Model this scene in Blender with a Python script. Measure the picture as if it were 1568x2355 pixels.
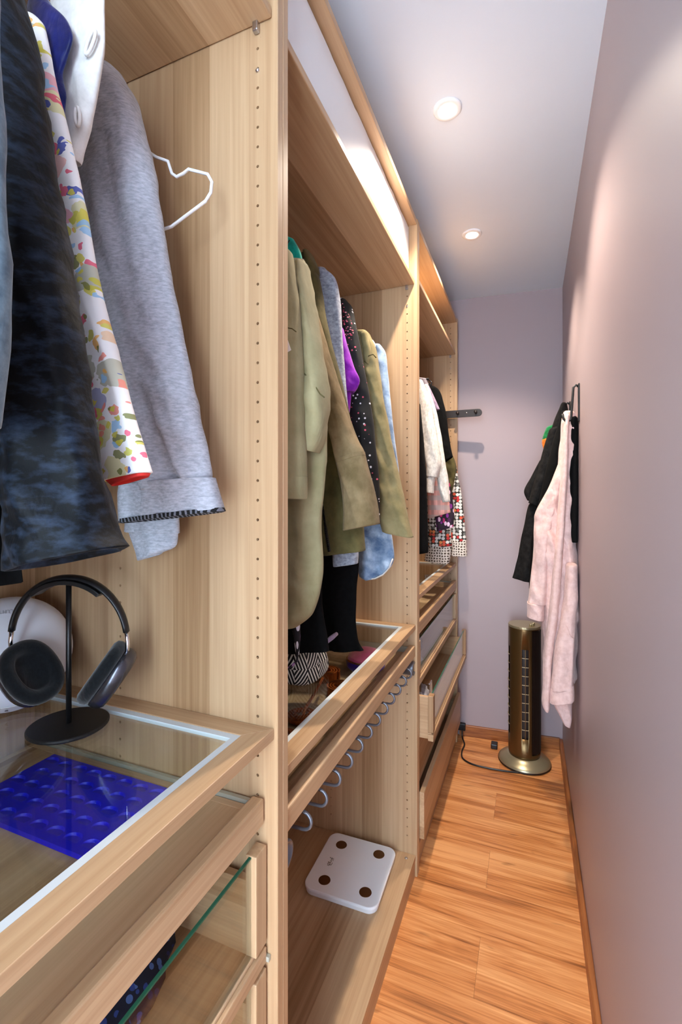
import bpy, math, random
from mathutils import Vector, noise
for o in list(bpy.data.objects): bpy.data.objects.remove(o)
C = bpy.context.scene.collection
R = random.Random(7)

# ------------------------------------------------------------------ camera, light, exposure
F, TH, CX, CZ, HY, PX = 1067.4, .3887, .3728, 1.358, 1147.6, 780.2
cs, sn = math.cos(TH), math.sin(TH)
cd = bpy.data.cameras.new('camera'); cam = bpy.data.objects.new('camera', cd); C.objects.link(cam)
cam.location = (CX, 0, CZ); cam.rotation_euler = (math.pi/2, 0, TH)
cd.sensor_fit = 'HORIZONTAL'; cd.sensor_width = 36; cd.lens = 36*F/1568
cd.shift_x = (784-PX)/1568; cd.shift_y = (HY-1177.5)/1568; cd.clip_start = .02
bpy.context.scene.camera = cam
w = bpy.data.worlds.new('world'); bpy.context.scene.world = w; w.use_nodes = True
w.node_tree.nodes['Background'].inputs[0].default_value = (.64, .82, 1, 1)
w.node_tree.nodes['Background'].inputs[1].default_value = 16
vs = bpy.context.scene.view_settings
vs.view_transform = 'Standard'; vs.look = 'None'; vs.gamma = 1; vs.use_curve_mapping = False
vs.exposure = 0.2
LAMP_W = 66.0                      # watts of each recessed ceiling spot
LAMP_COL = (1, .86, .71)
LAMPS = [(.142, 2.08), (.149, 1.385)]

def U(u, v, X=None, Y=None, Z=None):
    a = (u-PX)/F; b = (HY-v)/F
    d = (-sn+a*cs, cs+a*sn, b)
    t = (X-CX)/d[0] if X is not None else Y/d[1] if Y is not None else (Z-CZ)/d[2]
    return (CX+t*d[0], t*d[1], CZ+t*d[2])

# ------------------------------------------------------------------ helpers
ORI = {}
class M:
    def __init__(s): s.v = []; s.f = []
    def add(s, vs_, fs):
        k = len(s.v); s.v += [tuple(p) for p in vs_]; s.f += [tuple(i+k for i in f) for f in fs]; return s
    def box(s, x0, x1, y0, y1, z0, z1):
        return s.add([(x0,y0,z0),(x1,y0,z0),(x1,y1,z0),(x0,y1,z0),(x0,y0,z1),(x1,y0,z1),(x1,y1,z1),(x0,y1,z1)],
                     [(0,3,2,1),(4,5,6,7),(0,1,5,4),(1,2,6,5),(2,3,7,6),(3,0,4,7)])
    def prism(s, poly, z0, z1):
        n = len(poly)
        return s.add([(x,y,z0) for x,y in poly]+[(x,y,z1) for x,y in poly],
                     [tuple(range(n-1,-1,-1)), tuple(range(n,2*n))]+[(i,(i+1)%n,n+(i+1)%n,n+i) for i in range(n)])
    def loft(s, rings, c0=True, c1=True):
        n = len(rings[0]); k = len(s.v)
        for r in rings: s.v += [tuple(p) for p in r]
        for j in range(len(rings)-1):
            for i in range(n):
                a = k+j*n+i; b = k+j*n+(i+1)%n
                s.f.append((a, b, b+n, a+n))
        if c0: s.f.append(tuple(k+i for i in range(n-1,-1,-1)))
        if c1: s.f.append(tuple(k+(len(rings)-1)*n+i for i in range(n)))
        return s
    def tube(s, pts, r, n=8, closed=False):
        P = [Vector(p) for p in pts]; rings = []; m = len(P); prev = None
        for i in range(m):
            if closed: t = P[(i+1)%m]-P[i-1]
            else: t = P[min(i+1,m-1)]-P[max(i-1,0)]
            t.normalize()
            up = prev if prev is not None else (Vector((0,0,1)) if abs(t.z) < .9 else Vector((1,0,0)))
            a = up-t*up.dot(t); a.normalize(); prev = a; b = t.cross(a)
            rr = r[i] if isinstance(r, (list,tuple)) else r
            rings.append([P[i]+a*(rr*math.cos(q*2*math.pi/n))+b*(rr*math.sin(q*2*math.pi/n)) for q in range(n)])
        if closed: rings.append(rings[0]); return s.loft(rings, False, False)
        return s.loft(rings)
    def lathe(s, prof, c=(0,0,0), n=32, ax=None, cap=True):
        """profile (r, h) turned about axis ax (default Z) through c"""
        ax = Vector(ax or (0,0,1)).normalized(); c = Vector(c)
        a = (Vector((0,1,0)) if abs(ax.z) > .9 else Vector((0,0,1))).cross(ax).normalized(); b = ax.cross(a)
        return s.loft([[c+ax*h+a*(r*math.cos(i*2*math.pi/n))+b*(r*math.sin(i*2*math.pi/n)) for i in range(n)] for r, h in prof], cap, cap)
    def grid(s, fn, nu, nv):
        k = len(s.v)
        for j in range(nv+1):
            for i in range(nu+1): s.v.append(tuple(fn(i/nu, j/nv)))
        for j in range(nv):
            for i in range(nu):
                a = k+j*(nu+1)+i; s.f.append((a, a+1, a+nu+2, a+nu+1))
        return s
    def build(s, name, mat, parent=None, label=None, cat=None, group=None, kind=None, smooth=False, bevel=0, sub=0):
        xs = [p[0] for p in s.v]; ys = [p[1] for p in s.v]; zs = [p[2] for p in s.v]
        if parent is None: org = Vector(((min(xs)+max(xs))/2, (min(ys)+max(ys))/2, min(zs)))
        else: org = ORI[parent.name]
        me = bpy.data.meshes.new(name)
        me.from_pydata([(p[0]-org.x, p[1]-org.y, p[2]-org.z) for p in s.v], [], s.f); me.update()
        if smooth: me.polygons.foreach_set('use_smooth', [True]*len(me.polygons))
        me.materials.append(mat)
        o = bpy.data.objects.new(name, me); C.objects.link(o)
        if parent is None: o.location = org
        else: o.parent = parent
        ORI[o.name] = org
        if bevel:
            b = o.modifiers.new('bevel', 'BEVEL'); b.width = bevel; b.segments = 2; b.limit_method = 'ANGLE'
        if sub:
            b = o.modifiers.new('sub', 'SUBSURF'); b.levels = sub; b.render_levels = sub
        tag(o, label, cat, group, kind); return o
def tag(o, label=None, cat=None, group=None, kind=None):
    if label: o['label'] = label
    if cat: o['category'] = cat
    if group: o['group'] = group
    if kind: o['kind'] = kind
def thing(name, label, cat, loc, group=None):
    o = bpy.data.objects.new(name, None); C.objects.link(o); o.location = loc; o.empty_display_size = .05
    ORI[o.name] = Vector(loc); tag(o, label, cat, group); return o

# ------------------------------------------------------------------ materials
def srgb(r, g, b):
    return tuple(((c/255)/12.92 if c <= 10 else ((c/255+.055)/1.055)**2.4) for c in (r, g, b))+(1,)
def XZ(m):
    sep = m.n('ShaderNodeSeparateXYZ', Vector=m.co())
    return m.n('ShaderNodeCombineXYZ', X=sep.outputs[0], Y=sep.outputs[2], Z=0.0).outputs[0]
class N:
    """tiny node-tree writer"""
    def __init__(s, name):
        s.m = bpy.data.materials.new(name); s.m.use_nodes = True; s.t = s.m.node_tree
        s.p = s.t.nodes['Principled BSDF']; s.out = s.t.nodes['Material Output']
    def n(s, typ, **k):
        q = s.t.nodes.new(typ)
        for a, b in k.items():
            if a.startswith('_'): setattr(q, a[1:], b)
            else: s.set(q.inputs[a.replace('__', ' ')], b)
        return q
    def set(s, inp, val):
        if isinstance(val, bpy.types.NodeSocket): s.t.links.new(val, inp)
        else: inp.default_value = val
    def P(s, **k):
        for a, b in k.items(): s.set(s.p.inputs[a.replace('__', ' ')], b)
    def co(s): return s.n('ShaderNodeTexCoord').outputs['Object']
    def scale(s, v, sc, loc=(0,0,0)):
        q = s.n('ShaderNodeMapping', Vector=v); q.inputs['Scale'].default_value = sc; q.inputs['Location'].default_value = loc; return q.outputs[0]
    def noise(s, v, sc=1, det=3, rough=.55, dist=0):
        return s.n('ShaderNodeTexNoise', Vector=v, Scale=sc, Detail=det, Roughness=rough, Distortion=dist)
    def ramp(s, f, stops, interp='LINEAR'):
        q = s.n('ShaderNodeValToRGB', Fac=f); cr = q.color_ramp; cr.interpolation = interp
        while len(cr.elements) < len(stops): cr.elements.new(1)
        for e, (p, c) in zip(cr.elements, stops): e.position = p; e.color = c
        return q.outputs[0]
    def math(s, op, a, b=0, c=None):
        q = s.n('ShaderNodeMath', _operation=op); s.set(q.inputs[0], a); s.set(q.inputs[1], b)
        if c is not None: s.set(q.inputs[2], c)
        return q.outputs[0]
    def mix(s, f, a, b, typ='MIX'):
        q = s.n('ShaderNodeMix', _data_type='RGBA', _blend_type=typ)
        s.set(q.inputs[0], f); s.set(q.inputs[6], a); s.set(q.inputs[7], b); return q.outputs[2]
    def bump(s, h, strength=.2, dist=.001):
        q = s.n('ShaderNodeBump', Height=h, Strength=strength, Distance=dist); s.P(Normal=q.outputs[0])
def plain(name, col, rough=.5, metal=0, **k):
    m = N(name); m.P(Base__Color=col, Roughness=rough, Metallic=metal, **k); return m.m
def oak(name, grain, width, dark=(148,110,74), light=(204,170,132)):
    m = N(name); co = m.co(); ax = 'XYZ'
    sc = [70, 70, 70]; sc[ax.index(grain)] = 1.3
    s1 = m.noise(m.scale(co, sc), 1.6, 5, .6).outputs[0]
    sc = [13, 13, 13]; sc[ax.index(grain)] = .35
    s2 = m.noise(m.scale(co, sc), 1, 2, .5).outputs[0]
    sep = m.n('ShaderNodeSeparateXYZ', Vector=co)
    idx = m.math('FLOOR', m.math('MULTIPLY', sep.outputs[width], 12.7))
    idx2 = m.math('ADD', idx, 3.7)
    lam = m.n('ShaderNodeTexWhiteNoise', _noise_dimensions='1D', W=idx2).outputs[0]
    f = m.math('ADD', m.math('MULTIPLY', s1, .5), m.math('ADD', m.math('MULTIPLY', s2, .28), m.math('MULTIPLY', lam, .30)))
    c = m.ramp(f, [(.32, srgb(*dark)), (.5, srgb(*[(a+b)/2 for a, b in zip(dark, light)])), (.78, srgb(*light))])
    m.P(Base__Color=c, Roughness=.42); m.bump(s1, .12, .0006); return m.m
OZX = oak('oak_upright_panel', 'Z', 'X'); OZY = oak('oak_upright_back', 'Z', 'Y'); OYX = oak('oak_board_lengthwise', 'Y', 'X'); OYZ = oak('oak_rail_lengthwise', 'Y', 'Z'); OXZ = oak('oak_board_crosswise', 'X', 'Z')
def floor_mat():
    m = N('laminate_oak_floor'); co = m.co()
    rnd = m.n('ShaderNodeObjectInfo').outputs['Random']
    off = m.n('ShaderNodeCombineXYZ', X=m.math('MULTIPLY', rnd, 37.0), Y=m.math('MULTIPLY', rnd, 91.0), Z=0.0).outputs[0]
    v = m.n('ShaderNodeVectorMath', _operation='ADD'); m.set(v.inputs[0], co); m.set(v.inputs[1], off); v = v.outputs[0]
    s1 = m.noise(m.scale(v, (2.2, 110, 1)), 1.4, 5, .65, .3).outputs[0]
    s2 = m.noise(m.scale(v, (1.1, 11, 1)), 1.3, 3, .55, 1.2).outputs[0]
    kn = m.noise(m.scale(v, (4, 13, 1)), 1.6, 2, .5, .6).outputs[0]
    f = m.math('ADD', m.math('MULTIPLY', s1, .42), m.math('ADD', m.math('MULTIPLY', s2, .62), m.math('MULTIPLY', rnd, .05)))
    c = m.ramp(f, [(.37, srgb(126,70,32)), (.5, srgb(202,128,70)), (.65, srgb(234,168,108))])
    k = m.ramp(kn, [(.66, (0,0,0,1)), (.76, (1,1,1,1))])
    c = m.mix(m.math('MULTIPLY', k, .65), c, srgb(118,66,32))
    m.P(Base__Color=c, Roughness=.36); m.bump(s1, .12, .0006); return m.m
def wood_dark(name, a, b, grain='Y'):
    m = N(name); sc = [60, 60, 60]; sc['XYZ'.index(grain)] = 2
    s1 = m.noise(m.scale(m.co(), sc), 1.5, 4).outputs[0]
    m.P(Base__Color=m.ramp(s1, [(.3, srgb(*a)), (.7, srgb(*b))]), Roughness=.4); return m.m
def paint(name, col, rough=.6, b=.06):
    m = N(name); s1 = m.noise(m.co(), 260, 3).outputs[0]; s2 = m.noise(m.co(), 2.2, 2).outputs[0]
    c2 = tuple(x*.93 for x in col[:3])+(1,)
    m.P(Base__Color=m.mix(s2, c2, col), Roughness=rough); m.bump(s1, b, .0008); return m.m
FLOOR = floor_mat()
BASEB = wood_dark('stained_baseboard', (122,66,30), (176,108,56))
BASEX = wood_dark('stained_baseboard_end', (122,66,30), (176,108,56), 'X')
WALL = paint('mauve_wall_paint', srgb(172,154,156), .42)
CEIL = paint('white_ceiling_paint', srgb(222,228,238), .8)
WHITE = plain('white_plastic', srgb(236,236,238), .4)
WBOARD = paint('white_board_face', srgb(240,240,240), .6)
BLACK = plain('black_plastic', srgb(20,20,22), .35)
MATBLK = plain('matte_black_metal', srgb(9,9,10), .55)
DARKBR = plain('dark_brown_lacquer', srgb(44,36,33), .4, .2)
STEEL = plain('brushed_steel', srgb(190,190,195), .28, 1)
CHROME = plain('polished_chrome', srgb(225,225,230), .08, 1)
GREYROD = plain('grey_lacquered_rod', srgb(112,114,122), .32, .55)
SEAL = plain('pale_grey_seal', srgb(205,212,214), .5)
SLIDE = plain('pale_metal_slide', srgb(178,176,160), .45, .2)
GREENEDGE = plain('green_glass_edge', srgb(34,92,70), .12)
def glass(name, tint, refl=1.0):
    m = N(name); t = m.t; t.nodes.remove(m.p)
    tr = m.n('ShaderNodeBsdfTransparent', Color=tint); gl = m.n('ShaderNodeBsdfGlossy', Roughness=.015, Color=(1,1,1,1))
    lw = m.n('ShaderNodeLayerWeight', Blend=.5).outputs['Facing']
    fr = m.math('ADD', m.math('MULTIPLY', m.math('POWER', lw, 5.0), .9), .035)
    mx = m.n('ShaderNodeMixShader'); m.set(mx.inputs[0], m.math('MULTIPLY', fr, refl)); m.set(mx.inputs[1], tr.outputs[0]); m.set(mx.inputs[2], gl.outputs[0])
    t.links.new(mx.outputs[0], m.out.inputs[0]); return m.m
GLASS = glass('clear_glass', (.93,.96,.95,1)); CLEARPL = glass('clear_acrylic', (.92,.93,.93,1))
def emit(name, col, st):
    m = N(name); m.P(Base__Color=(1,1,1,1), Emission__Color=col, Emission__Strength=st); return m.m

def fabric(name, a, b, sc=35, stretch=(1,1,1), rough=.9, bump=.25, sheen=.25, fine=900, p=(.35,.65)):
    m = N(name); co = m.co()
    f = m.noise(m.scale(co, stretch), sc, 5, .62).outputs[0]
    m.P(Base__Color=m.ramp(f, [(p[0], srgb(*a)), (p[1], srgb(*b))]), Roughness=rough)
    try: m.P(Sheen__Weight=sheen, Sheen__Roughness=.5)
    except Exception: pass
    med = m.noise(m.scale(co, (1,1,.6)), 26, 3, .5, .8).outputs[0]
    h = m.math('ADD', m.math('MULTIPLY', med, 1.0), m.math('MULTIPLY', m.noise(co, fine, 2).outputs[0], .12*bump))
    m.P(Specular__IOR__Level=.15); m.bump(h, .55, .006); return m.m
NAVY = fabric('crushed_navy_velvet', (1,3,6), (40,52,70), 40, (1,1,2.2), .6, .4, .02, 700, (.45,.8))
STEELBL = fabric('steel_blue_cotton', (70,92,108), (110,132,146), 60)
BLACKF = fabric('black_wool', (3,3,3), (9,9,10), 80, sheen=0)
GREYH = fabric('heather_grey_jersey', (156,158,166), (190,192,200), 110, (1,1,3), sheen=.1, fine=1400)
CREAM = fabric('cream_linen', (206,202,196), (240,238,234), 20)
ROYAL = fabric('royal_navy_satin', (4,8,40), (16,34,120), 12, rough=.4)
KHAKI = fabric('light_khaki_cotton', (134,126,92), (160,151,116), 10, sheen=.05)
KHAKI2 = fabric('khaki_cotton', (122,111,74), (152,139,100), 12, sheen=.05)
OLIVE = fabric('olive_cotton', (74,68,40), (100,91,56), 16, sheen=.05)
BROWNOL = fabric('brown_olive_twill', (104,88,58), (142,122,90), 16, (1,1,.8), sheen=.05)
TEAL = fabric('teal_jersey', (0,128,112), (18,170,150), 30)
GREYT = fabric('grey_marl_tee', (120,126,138), (172,178,190), 90, (1,1,1.5))
PURPLE = fabric('purple_jersey', (116,24,150), (168,54,196), 25)
DENIM = fabric('pale_washed_denim', (92,120,156), (178,200,224), 18)
CREAMK = fabric('oatmeal_knit', (188,182,172), (226,220,212), 120, (1,1,.6))
LILAC = fabric('lilac_jersey', (128,108,134), (166,146,168), 60)
ROBE = fabric('blush_fleece', (212,174,164), (228,194,186), 60, bump=.7, sheen=.2, fine=420)
CHAR = fabric('charcoal_tee', (16,15,15), (34,32,31), 60, sheen=0)
GREYFAB = fabric('grey_speckled_fabric', (60,64,76), (150,156,170), 320, p=(.4,.62))
TRGREY = fabric('grey_lilac_trouser', (150,140,150), (186,178,188), 40)
def floral():
    m = N('watercolour_floral_cotton'); co = XZ(m)
    wv = m.n('ShaderNodeVectorMath', _operation='ADD'); nz = m.noise(co, 60, 2).outputs['Color']
    sc = m.n('ShaderNodeVectorMath', _operation='SCALE'); m.set(sc.inputs[0], nz); sc.inputs['Scale'].default_value = .02
    m.set(wv.inputs[0], co); m.set(wv.inputs[1], sc.outputs[0]); v = wv.outputs[0]
    pal = [srgb(250,248,244), srgb(222,212,80), srgb(50,74,170), srgb(246,150,130), srgb(206,200,70), srgb(160,208,238), srgb(236,90,120), srgb(130,132,60), srgb(244,186,90), srgb(240,70,50)]
    c = srgb(248,247,243)
    for i, (s_, th, big) in enumerate([(28, .46, .50), (58, .38, .50), (100, .36, .55)]):
        vo = m.n('ShaderNodeTexVoronoi', _voronoi_dimensions='2D', Vector=m.scale(v, (1,1,1), (i*3.1, i*1.7, 0)), Scale=s_)
        sep = m.n('ShaderNodeSeparateColor', Color=vo.outputs['Color'])
        col = m.ramp(sep.outputs[0], [(k/9, pal[k]) for k in range(1, 10)], 'CONSTANT')
        mask = m.math('MULTIPLY', m.math('LESS_THAN', vo.outputs['Distance'], th), m.math('GREATER_THAN', sep.outputs[1], big))
        c = m.mix(m.math('MULTIPLY', mask, .9 if i else .55), c, col)
    m.P(Base__Color=c, Roughness=.85); return m.m
FLORAL = floral()
def circles():
    m = N('pebble_dot_print'); co = XZ(m)
    vo = m.n('ShaderNodeTexVoronoi', _voronoi_dimensions='2D', Vector=co, Scale=58); vo.inputs['Randomness'].default_value = .4
    sep = m.n('ShaderNodeSeparateColor', Color=vo.outputs['Color'])
    col = m.ramp(sep.outputs[0], [(0, srgb(226,226,222)), (.5, srgb(236,234,228)), (.62, srgb(216,92,66)), (.74, srgb(120,122,118)), (.86, srgb(232,146,84)), (.93, srgb(196,50,52))], 'CONSTANT')
    c = m.mix(m.math('LESS_THAN', vo.outputs['Distance'], .46), srgb(52,50,44), col)
    m.P(Base__Color=c, Roughness=.85); return m.m
CIRC = circles()
def lace():
    m = N('cream_lace'); co = XZ(m)
    vo = m.n('ShaderNodeTexVoronoi', _voronoi_dimensions='2D', Vector=co, Scale=75, _feature='DISTANCE_TO_EDGE'); vo.inputs['Randomness'].default_value = .35
    k = m.math('LESS_THAN', vo.outputs['Distance'], .20)
    m.P(Base__Color=m.mix(k, srgb(92,78,66), srgb(232,222,210)), Roughness=.9); return m.m
LACE = lace()
def plaid(name, base, a, b, s1=34, s2=46):
    m = N(name); sep = m.n('ShaderNodeSeparateXYZ', Vector=m.co())
    fx = m.math('GREATER_THAN', m.math('FRACT', m.math('MULTIPLY', sep.outputs[0], s1)), .55)
    fz = m.math('GREATER_THAN', m.math('FRACT', m.math('MULTIPLY', sep.outputs[2], s2*.5)), .5)
    c = m.mix(m.math('MULTIPLY', fx, .5), base, a); c = m.mix(m.math('MULTIPLY', fz, .6), c, b)
    m.P(Base__Color=c, Roughness=.9); return m.m
PLAID = plaid('coral_grey_plaid', srgb(238,172,158), srgb(150,112,104), srgb(176,168,160))
PINKPL = plaid('pink_check_cotton', srgb(214,172,196), srgb(190,60,110), srgb(226,204,216), 60, 90)
def dotted(name, base, cols, sc, th, keep, st=(1,1,1)):
    m = N(name); vo = m.n('ShaderNodeTexVoronoi', Vector=m.scale(m.co(), st), Scale=sc)
    sep = m.n('ShaderNodeSeparateColor', Color=vo.outputs['Color'])
    col = m.ramp(sep.outputs[0], [(i/len(cols), c) for i, c in enumerate(cols)], 'CONSTANT')
    k = m.math('MULTIPLY', m.math('LESS_THAN', vo.outputs['Distance'], th), m.math('GREATER_THAN', sep.outputs[1], keep))
    m.P(Base__Color=m.mix(k, base, col), Roughness=.8); return m.m
SEQUIN = dotted('black_openwork_knit', srgb(7,7,8), [srgb(220,215,220), srgb(210,90,110), srgb(240,240,240)], 95, .26, .62, (1,.6,1))
SEQPINK = dotted('black_knit_over_pink', srgb(9,7,8), [srgb(222,110,126), srgb(236,150,160), srgb(200,70,96)], 130, .42, .35, (1,.6,1.6))
PURPRINT = dotted('magenta_brush_print', srgb(34,12,34), [srgb(190,40,110), srgb(130,40,140), srgb(230,190,215), srgb(70,20,70)], 70, .5, .3, (1,.4,.6))
PAISLEY = dotted('navy_paisley', srgb(6,10,34), [srgb(34,56,120), srgb(70,96,150), srgb(16,26,80)], 90, .42, .4)
SCARF = dotted('black_white_scarf', srgb(20,18,26), [srgb(228,226,236), srgb(150,110,160), srgb(240,240,245)], 120, .5, .3, (1,1,.35))
def zigzag():
    m = N('black_white_zigzag'); sep = m.n('ShaderNodeSeparateXYZ', Vector=m.co())
    x = m.math('ADD', sep.outputs[0], m.math('MULTIPLY', sep.outputs[1], .7)); z = sep.outputs[2]
    cell = m.math('ADD', m.math('FLOOR', m.math('MULTIPLY', x, 26)), m.math('FLOOR', m.math('MULTIPLY', z, 22)))
    par = m.math('FRACT', m.math('MULTIPLY', cell, .5))
    d1 = m.math('FRACT', m.math('MULTIPLY', m.math('ADD', x, m.math('MULTIPLY', z, .45)), 110))
    d2 = m.math('FRACT', m.math('MULTIPLY', m.math('SUBTRACT', x, m.math('MULTIPLY', z, .9)), 95))
    k = m.mix(m.math('GREATER_THAN', par, .25), d1, d2)
    m.P(Base__Color=m.mix(m.math('GREATER_THAN', k, .58), srgb(14,14,14), srgb(222,220,208)), Roughness=.85); return m.m
ZIG = zigzag()
BRONZE = plain('bronze_metallic_plastic', srgb(106,82,50), .3, .75)
CHAMP = plain('champagne_metallic_plastic', srgb(176,164,132), .32, .7)
DARKGR = plain('dark_fan_grille', srgb(34,20,14), .5, .2)
SLATM = plain('fan_slat_pale', srgb(178,160,130), .4, .5)
LEATHER = fabric('tan_leather', (120,52,14), (176,88,30), 30, rough=.45, bump=.1, sheen=0)
SUEDE = fabric('rust_braided_cord', (130,54,14), (196,96,34), 140, rough=.8, bump=.6)
BLUE = plain('blue_silicone', srgb(6,8,196), .42)
PINKF = fabric('hot_pink_satin', (206,42,110), (240,86,140), 20, rough=.5)
PURPF = fabric('violet_satin', (48,16,150), (92,40,190), 20, rough=.4)
HPBLK = plain('space_grey_shell', srgb(92,92,100), .25, .85)
CUSH = fabric('black_mesh_cushion', (8,10,12), (18,22,26), 200, bump=.3, sheen=.3)
LAMPW = plain('frosted_white_dome', srgb(226,228,236), .5)
SCALEG = plain('white_scale_glass', srgb(250,252,255), .12)
METD = plain('brushed_bronze_disc', srgb(120,92,70), .3, 1)

# ------------------------------------------------------------------ setting
Y1, Y2, Y3, XR, ZC = .6672, 1.6658, 2.6631, .539, 2.507
YB = -.72; XL = -.62
fl = M().box(XL-.1, XR+.1, YB-.1, 2.95, -.06, -.008).build('floor', BASEX, kind='structure', label='orange-brown oak laminate floor of wide planks')
PW = .1905; y = 1.497-PW*15; row = 0
while y < 2.83:
    joints = [-.62, .232, .62] if row % 2 == 0 else [-.62, -.41, .62]
    for a, b in zip(joints, joints[1:]):
        q = M(); g = .00025
        q.box(a+g, b-g, y+g, y+PW-g, -.008, 0)
        q.build('plank', FLOOR, fl)
    y += PW; row += 1
M().box(XL-.1, XR+.1, YB-.1, 2.95, ZC, ZC+.05).build('ceiling', CEIL, kind='structure', label='white painted ceiling with recessed lamps')
M().box(XR, XR+.08, YB, 2.95, -.05, ZC+.02).build('wall_right', WALL, kind='structure', label='mauve painted wall facing the open wardrobes')
M().box(XL-.08, XL, YB, 2.95, -.05, ZC+.02).build('wall_left', WALL, kind='structure', label='mauve wall behind the wardrobes')
def yb(x): return 2.742+.09*x                       # the end wall stands a little askew
M().prism([(XL-.05, yb(XL-.05)), (XR+.05, yb(XR+.05)), (XR+.05, 2.95), (XL-.05, 2.95)], -.05, ZC+.02).build('wall_back', WALL, kind='structure', label='mauve painted end wall of the narrow closet')
wf = M(); wf.box(XL-.08, -.53, YB-.08, YB, 0, ZC); wf.box(XR-.03, XR+.08, YB-.08, YB, 0, ZC); wf.box(-.53, XR-.03, YB-.08, YB, 2.38, ZC)
wf.build('wall_front', WALL, kind='structure', label='mauve wall with the open doorway into the closet')
bb = M(); bb.prism([(.0, yb(0)-.014), (XR-.014, yb(XR)-.014), (XR-.014, yb(XR)), (.0, yb(0))], 0, .062)
bb.build('baseboard_back', BASEX, kind='structure', bevel=.003, label='dark orange wooden baseboard along the end wall')
M().box(XR-.016, XR, YB, yb(XR)-.014, 0, .062).build('baseboard_right', BASEB, kind='structure', bevel=.004, label='orange wooden baseboard along the right-hand wall')

# recessed ceiling lamps
LENS = emit('lamp_lens', (1,.94,.86,1), 24)
for i, (x, y) in enumerate(LAMPS):
    lb = ['recessed ceiling spot nearest the end wall', 'recessed white ceiling spot above the khaki jackets', 'recessed ceiling spot above the grey sweatshirt', 'recessed ceiling spot above the headphone stand', 'recessed ceiling spot by the doorway'][i]
    t = thing('ceiling_light', lb, 'ceiling light', (x, y, ZC-.006), 'recessed ceiling spots')
    M().lathe([(.0235,-.002),(.026,-.0065),(.038,-.006),(.041,-.003),(.041,.0)], (x,y,ZC), 40, cap=False).build('trim_ring', WHITE, t, smooth=True)
    M().lathe([(.0001,-.004),(.0235,-.003)], (x,y,ZC), 32, cap=False).build('lens', LENS, t)
    ld = bpy.data.lights.new('spot_lamp', 'SPOT'); ld.shadow_soft_size = .022; ld.spot_size = math.radians(112); ld.spot_blend = .55; ld.energy = LAMP_W; ld.color = LAMP_COL
    lo = bpy.data.objects.new('spot_lamp', ld); C.objects.link(lo); lo.parent = t; lo.location = (0,0,-.004)

# ------------------------------------------------------------------ wardrobes
def drilled_panel(yo, yi, z0, z1):
    """side panel between outer face yo and inner face yi; the inner face has two columns of bored holes"""
    q = M(); f = 1 if yi > yo else -1; c = .0012; r = .0025; dp = .012
    X0, X1 = -.58, -c
    pr = [(X0,yo),(-c,yo),(0,yo+f*c),(0,yi-f*c),(-c,yi),(X0,yi)]; n = len(pr)
    q.add([(x,y,z0) for x,y in pr]+[(x,y,z1) for x,y in pr], [tuple(range(n-1,-1,-1)), tuple(range(n,2*n))]+[(i,(i+1)%n,n+(i+1)%n,n+i) for i in range(n) if i != 4])
    def quad(xa, xb, za, zb): q.add([(xa,yi,za),(xb,yi,za),(xb,yi,zb),(xa,yi,zb)], [(0,1,2,3)])
    cols = (-.337, -.037); hw = .006; xs = [X0, cols[0]-hw, cols[0]+hw, cols[1]-hw, cols[1]+hw, X1]
    for k in (0, 2, 4): quad(xs[k], xs[k+1], z0, z1)
    zs = [.14+.032*k for k in range(69)]
    for cx in cols:
        quad(cx-hw, cx+hw, z0, zs[0]-.016); quad(cx-hw, cx+hw, zs[-1]+.016, z1)
        for zc in zs:
            rim = [(cx+r*math.cos(k*math.pi/6), zc+r*math.sin(k*math.pi/6)) for k in range(12)]
            out = []
            for k in range(12):
                dx, dz = math.cos(k*math.pi/6), math.sin(k*math.pi/6)
                out.append((cx+hw*max(-1, min(1, dx*1.8)), zc+.016*max(-1, min(1, dz*1.8))))
            v = [(x,yi,z) for x,z in out]+[(x,yi,z) for x,z in rim]+[(x,yi-f*dp,z) for x,z in rim]
            fs = [(k,(k+1)%12,12+(k+1)%12,12+k) for k in range(12)]+[(12+k,12+(k+1)%12,24+(k+1)%12,24+k) for k in range(12)]+[tuple(range(24,36))]
            q.add(v, fs)
    return q
HT = 2.364; RX = -.315
def frame(label, y0, y1, shelf_z):
    t = thing('wardrobe', label, 'wardrobe', (-.29, (y0+y1)/2, 0))
    for a, b, inner, face in ((y0, y0+.018, y0+.018, 1), (y1-.018, y1, y1-.018, -1)):
        yo = a+.0004 if face > 0 else b-.0004
        drilled_panel(yo, inner-face*.0004, 0, HT).build('side_panel', OZX, t)
    a, b = y0+.018, y1-.018
    M().box(-.578, -.002, a, b, HT-.020, HT-.002).build('top_panel', OYX, t, bevel=.001)
    M().box(-.578, -.006, a, b, .058, .077).build('bottom_panel', OYX, t, bevel=.001)
    M().box(-.024, -.008, a, b, 0, .058).build('plinth', OYZ, t)
    M().box(-.58, -.572, a, b, .05, HT-.02).build('back_panel', OZY, t)
    sh = M().box(-.56, -.010, a+.001, b-.001, shelf_z, shelf_z+.018).build('shelf', OYX, t, bevel=.002)
    for y_, s_ in ((b, -1), (a, 1)):
        for x_ in (-.037, -.337):
            M().box(x_-.005, x_+.005, min(y_, y_+s_*.009), max(y_, y_+s_*.009), shelf_z-.016, shelf_z).build('shelf_clip', STEEL, sh, bevel=.002)
            M().lathe([(.0001,.003),(.003,.0025),(.0035,0)], (x_, y_, shelf_z-.074), 10, (0, s_, 0), cap=False).build('peg', CHROME, sh, smooth=True)
    r = M().tube([(RX, a, 2.078), (RX, b, 2.078)], .0125, 14).build('clothes_rail', STEEL, t, smooth=True)
    for xx in (-.034,):
        M().lathe([(.0001,.0012),(.005,.001),(.006,0)], (xx, b-.025, .0772), 12).build('screw', STEEL, t, smooth=True)
    return t
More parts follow.
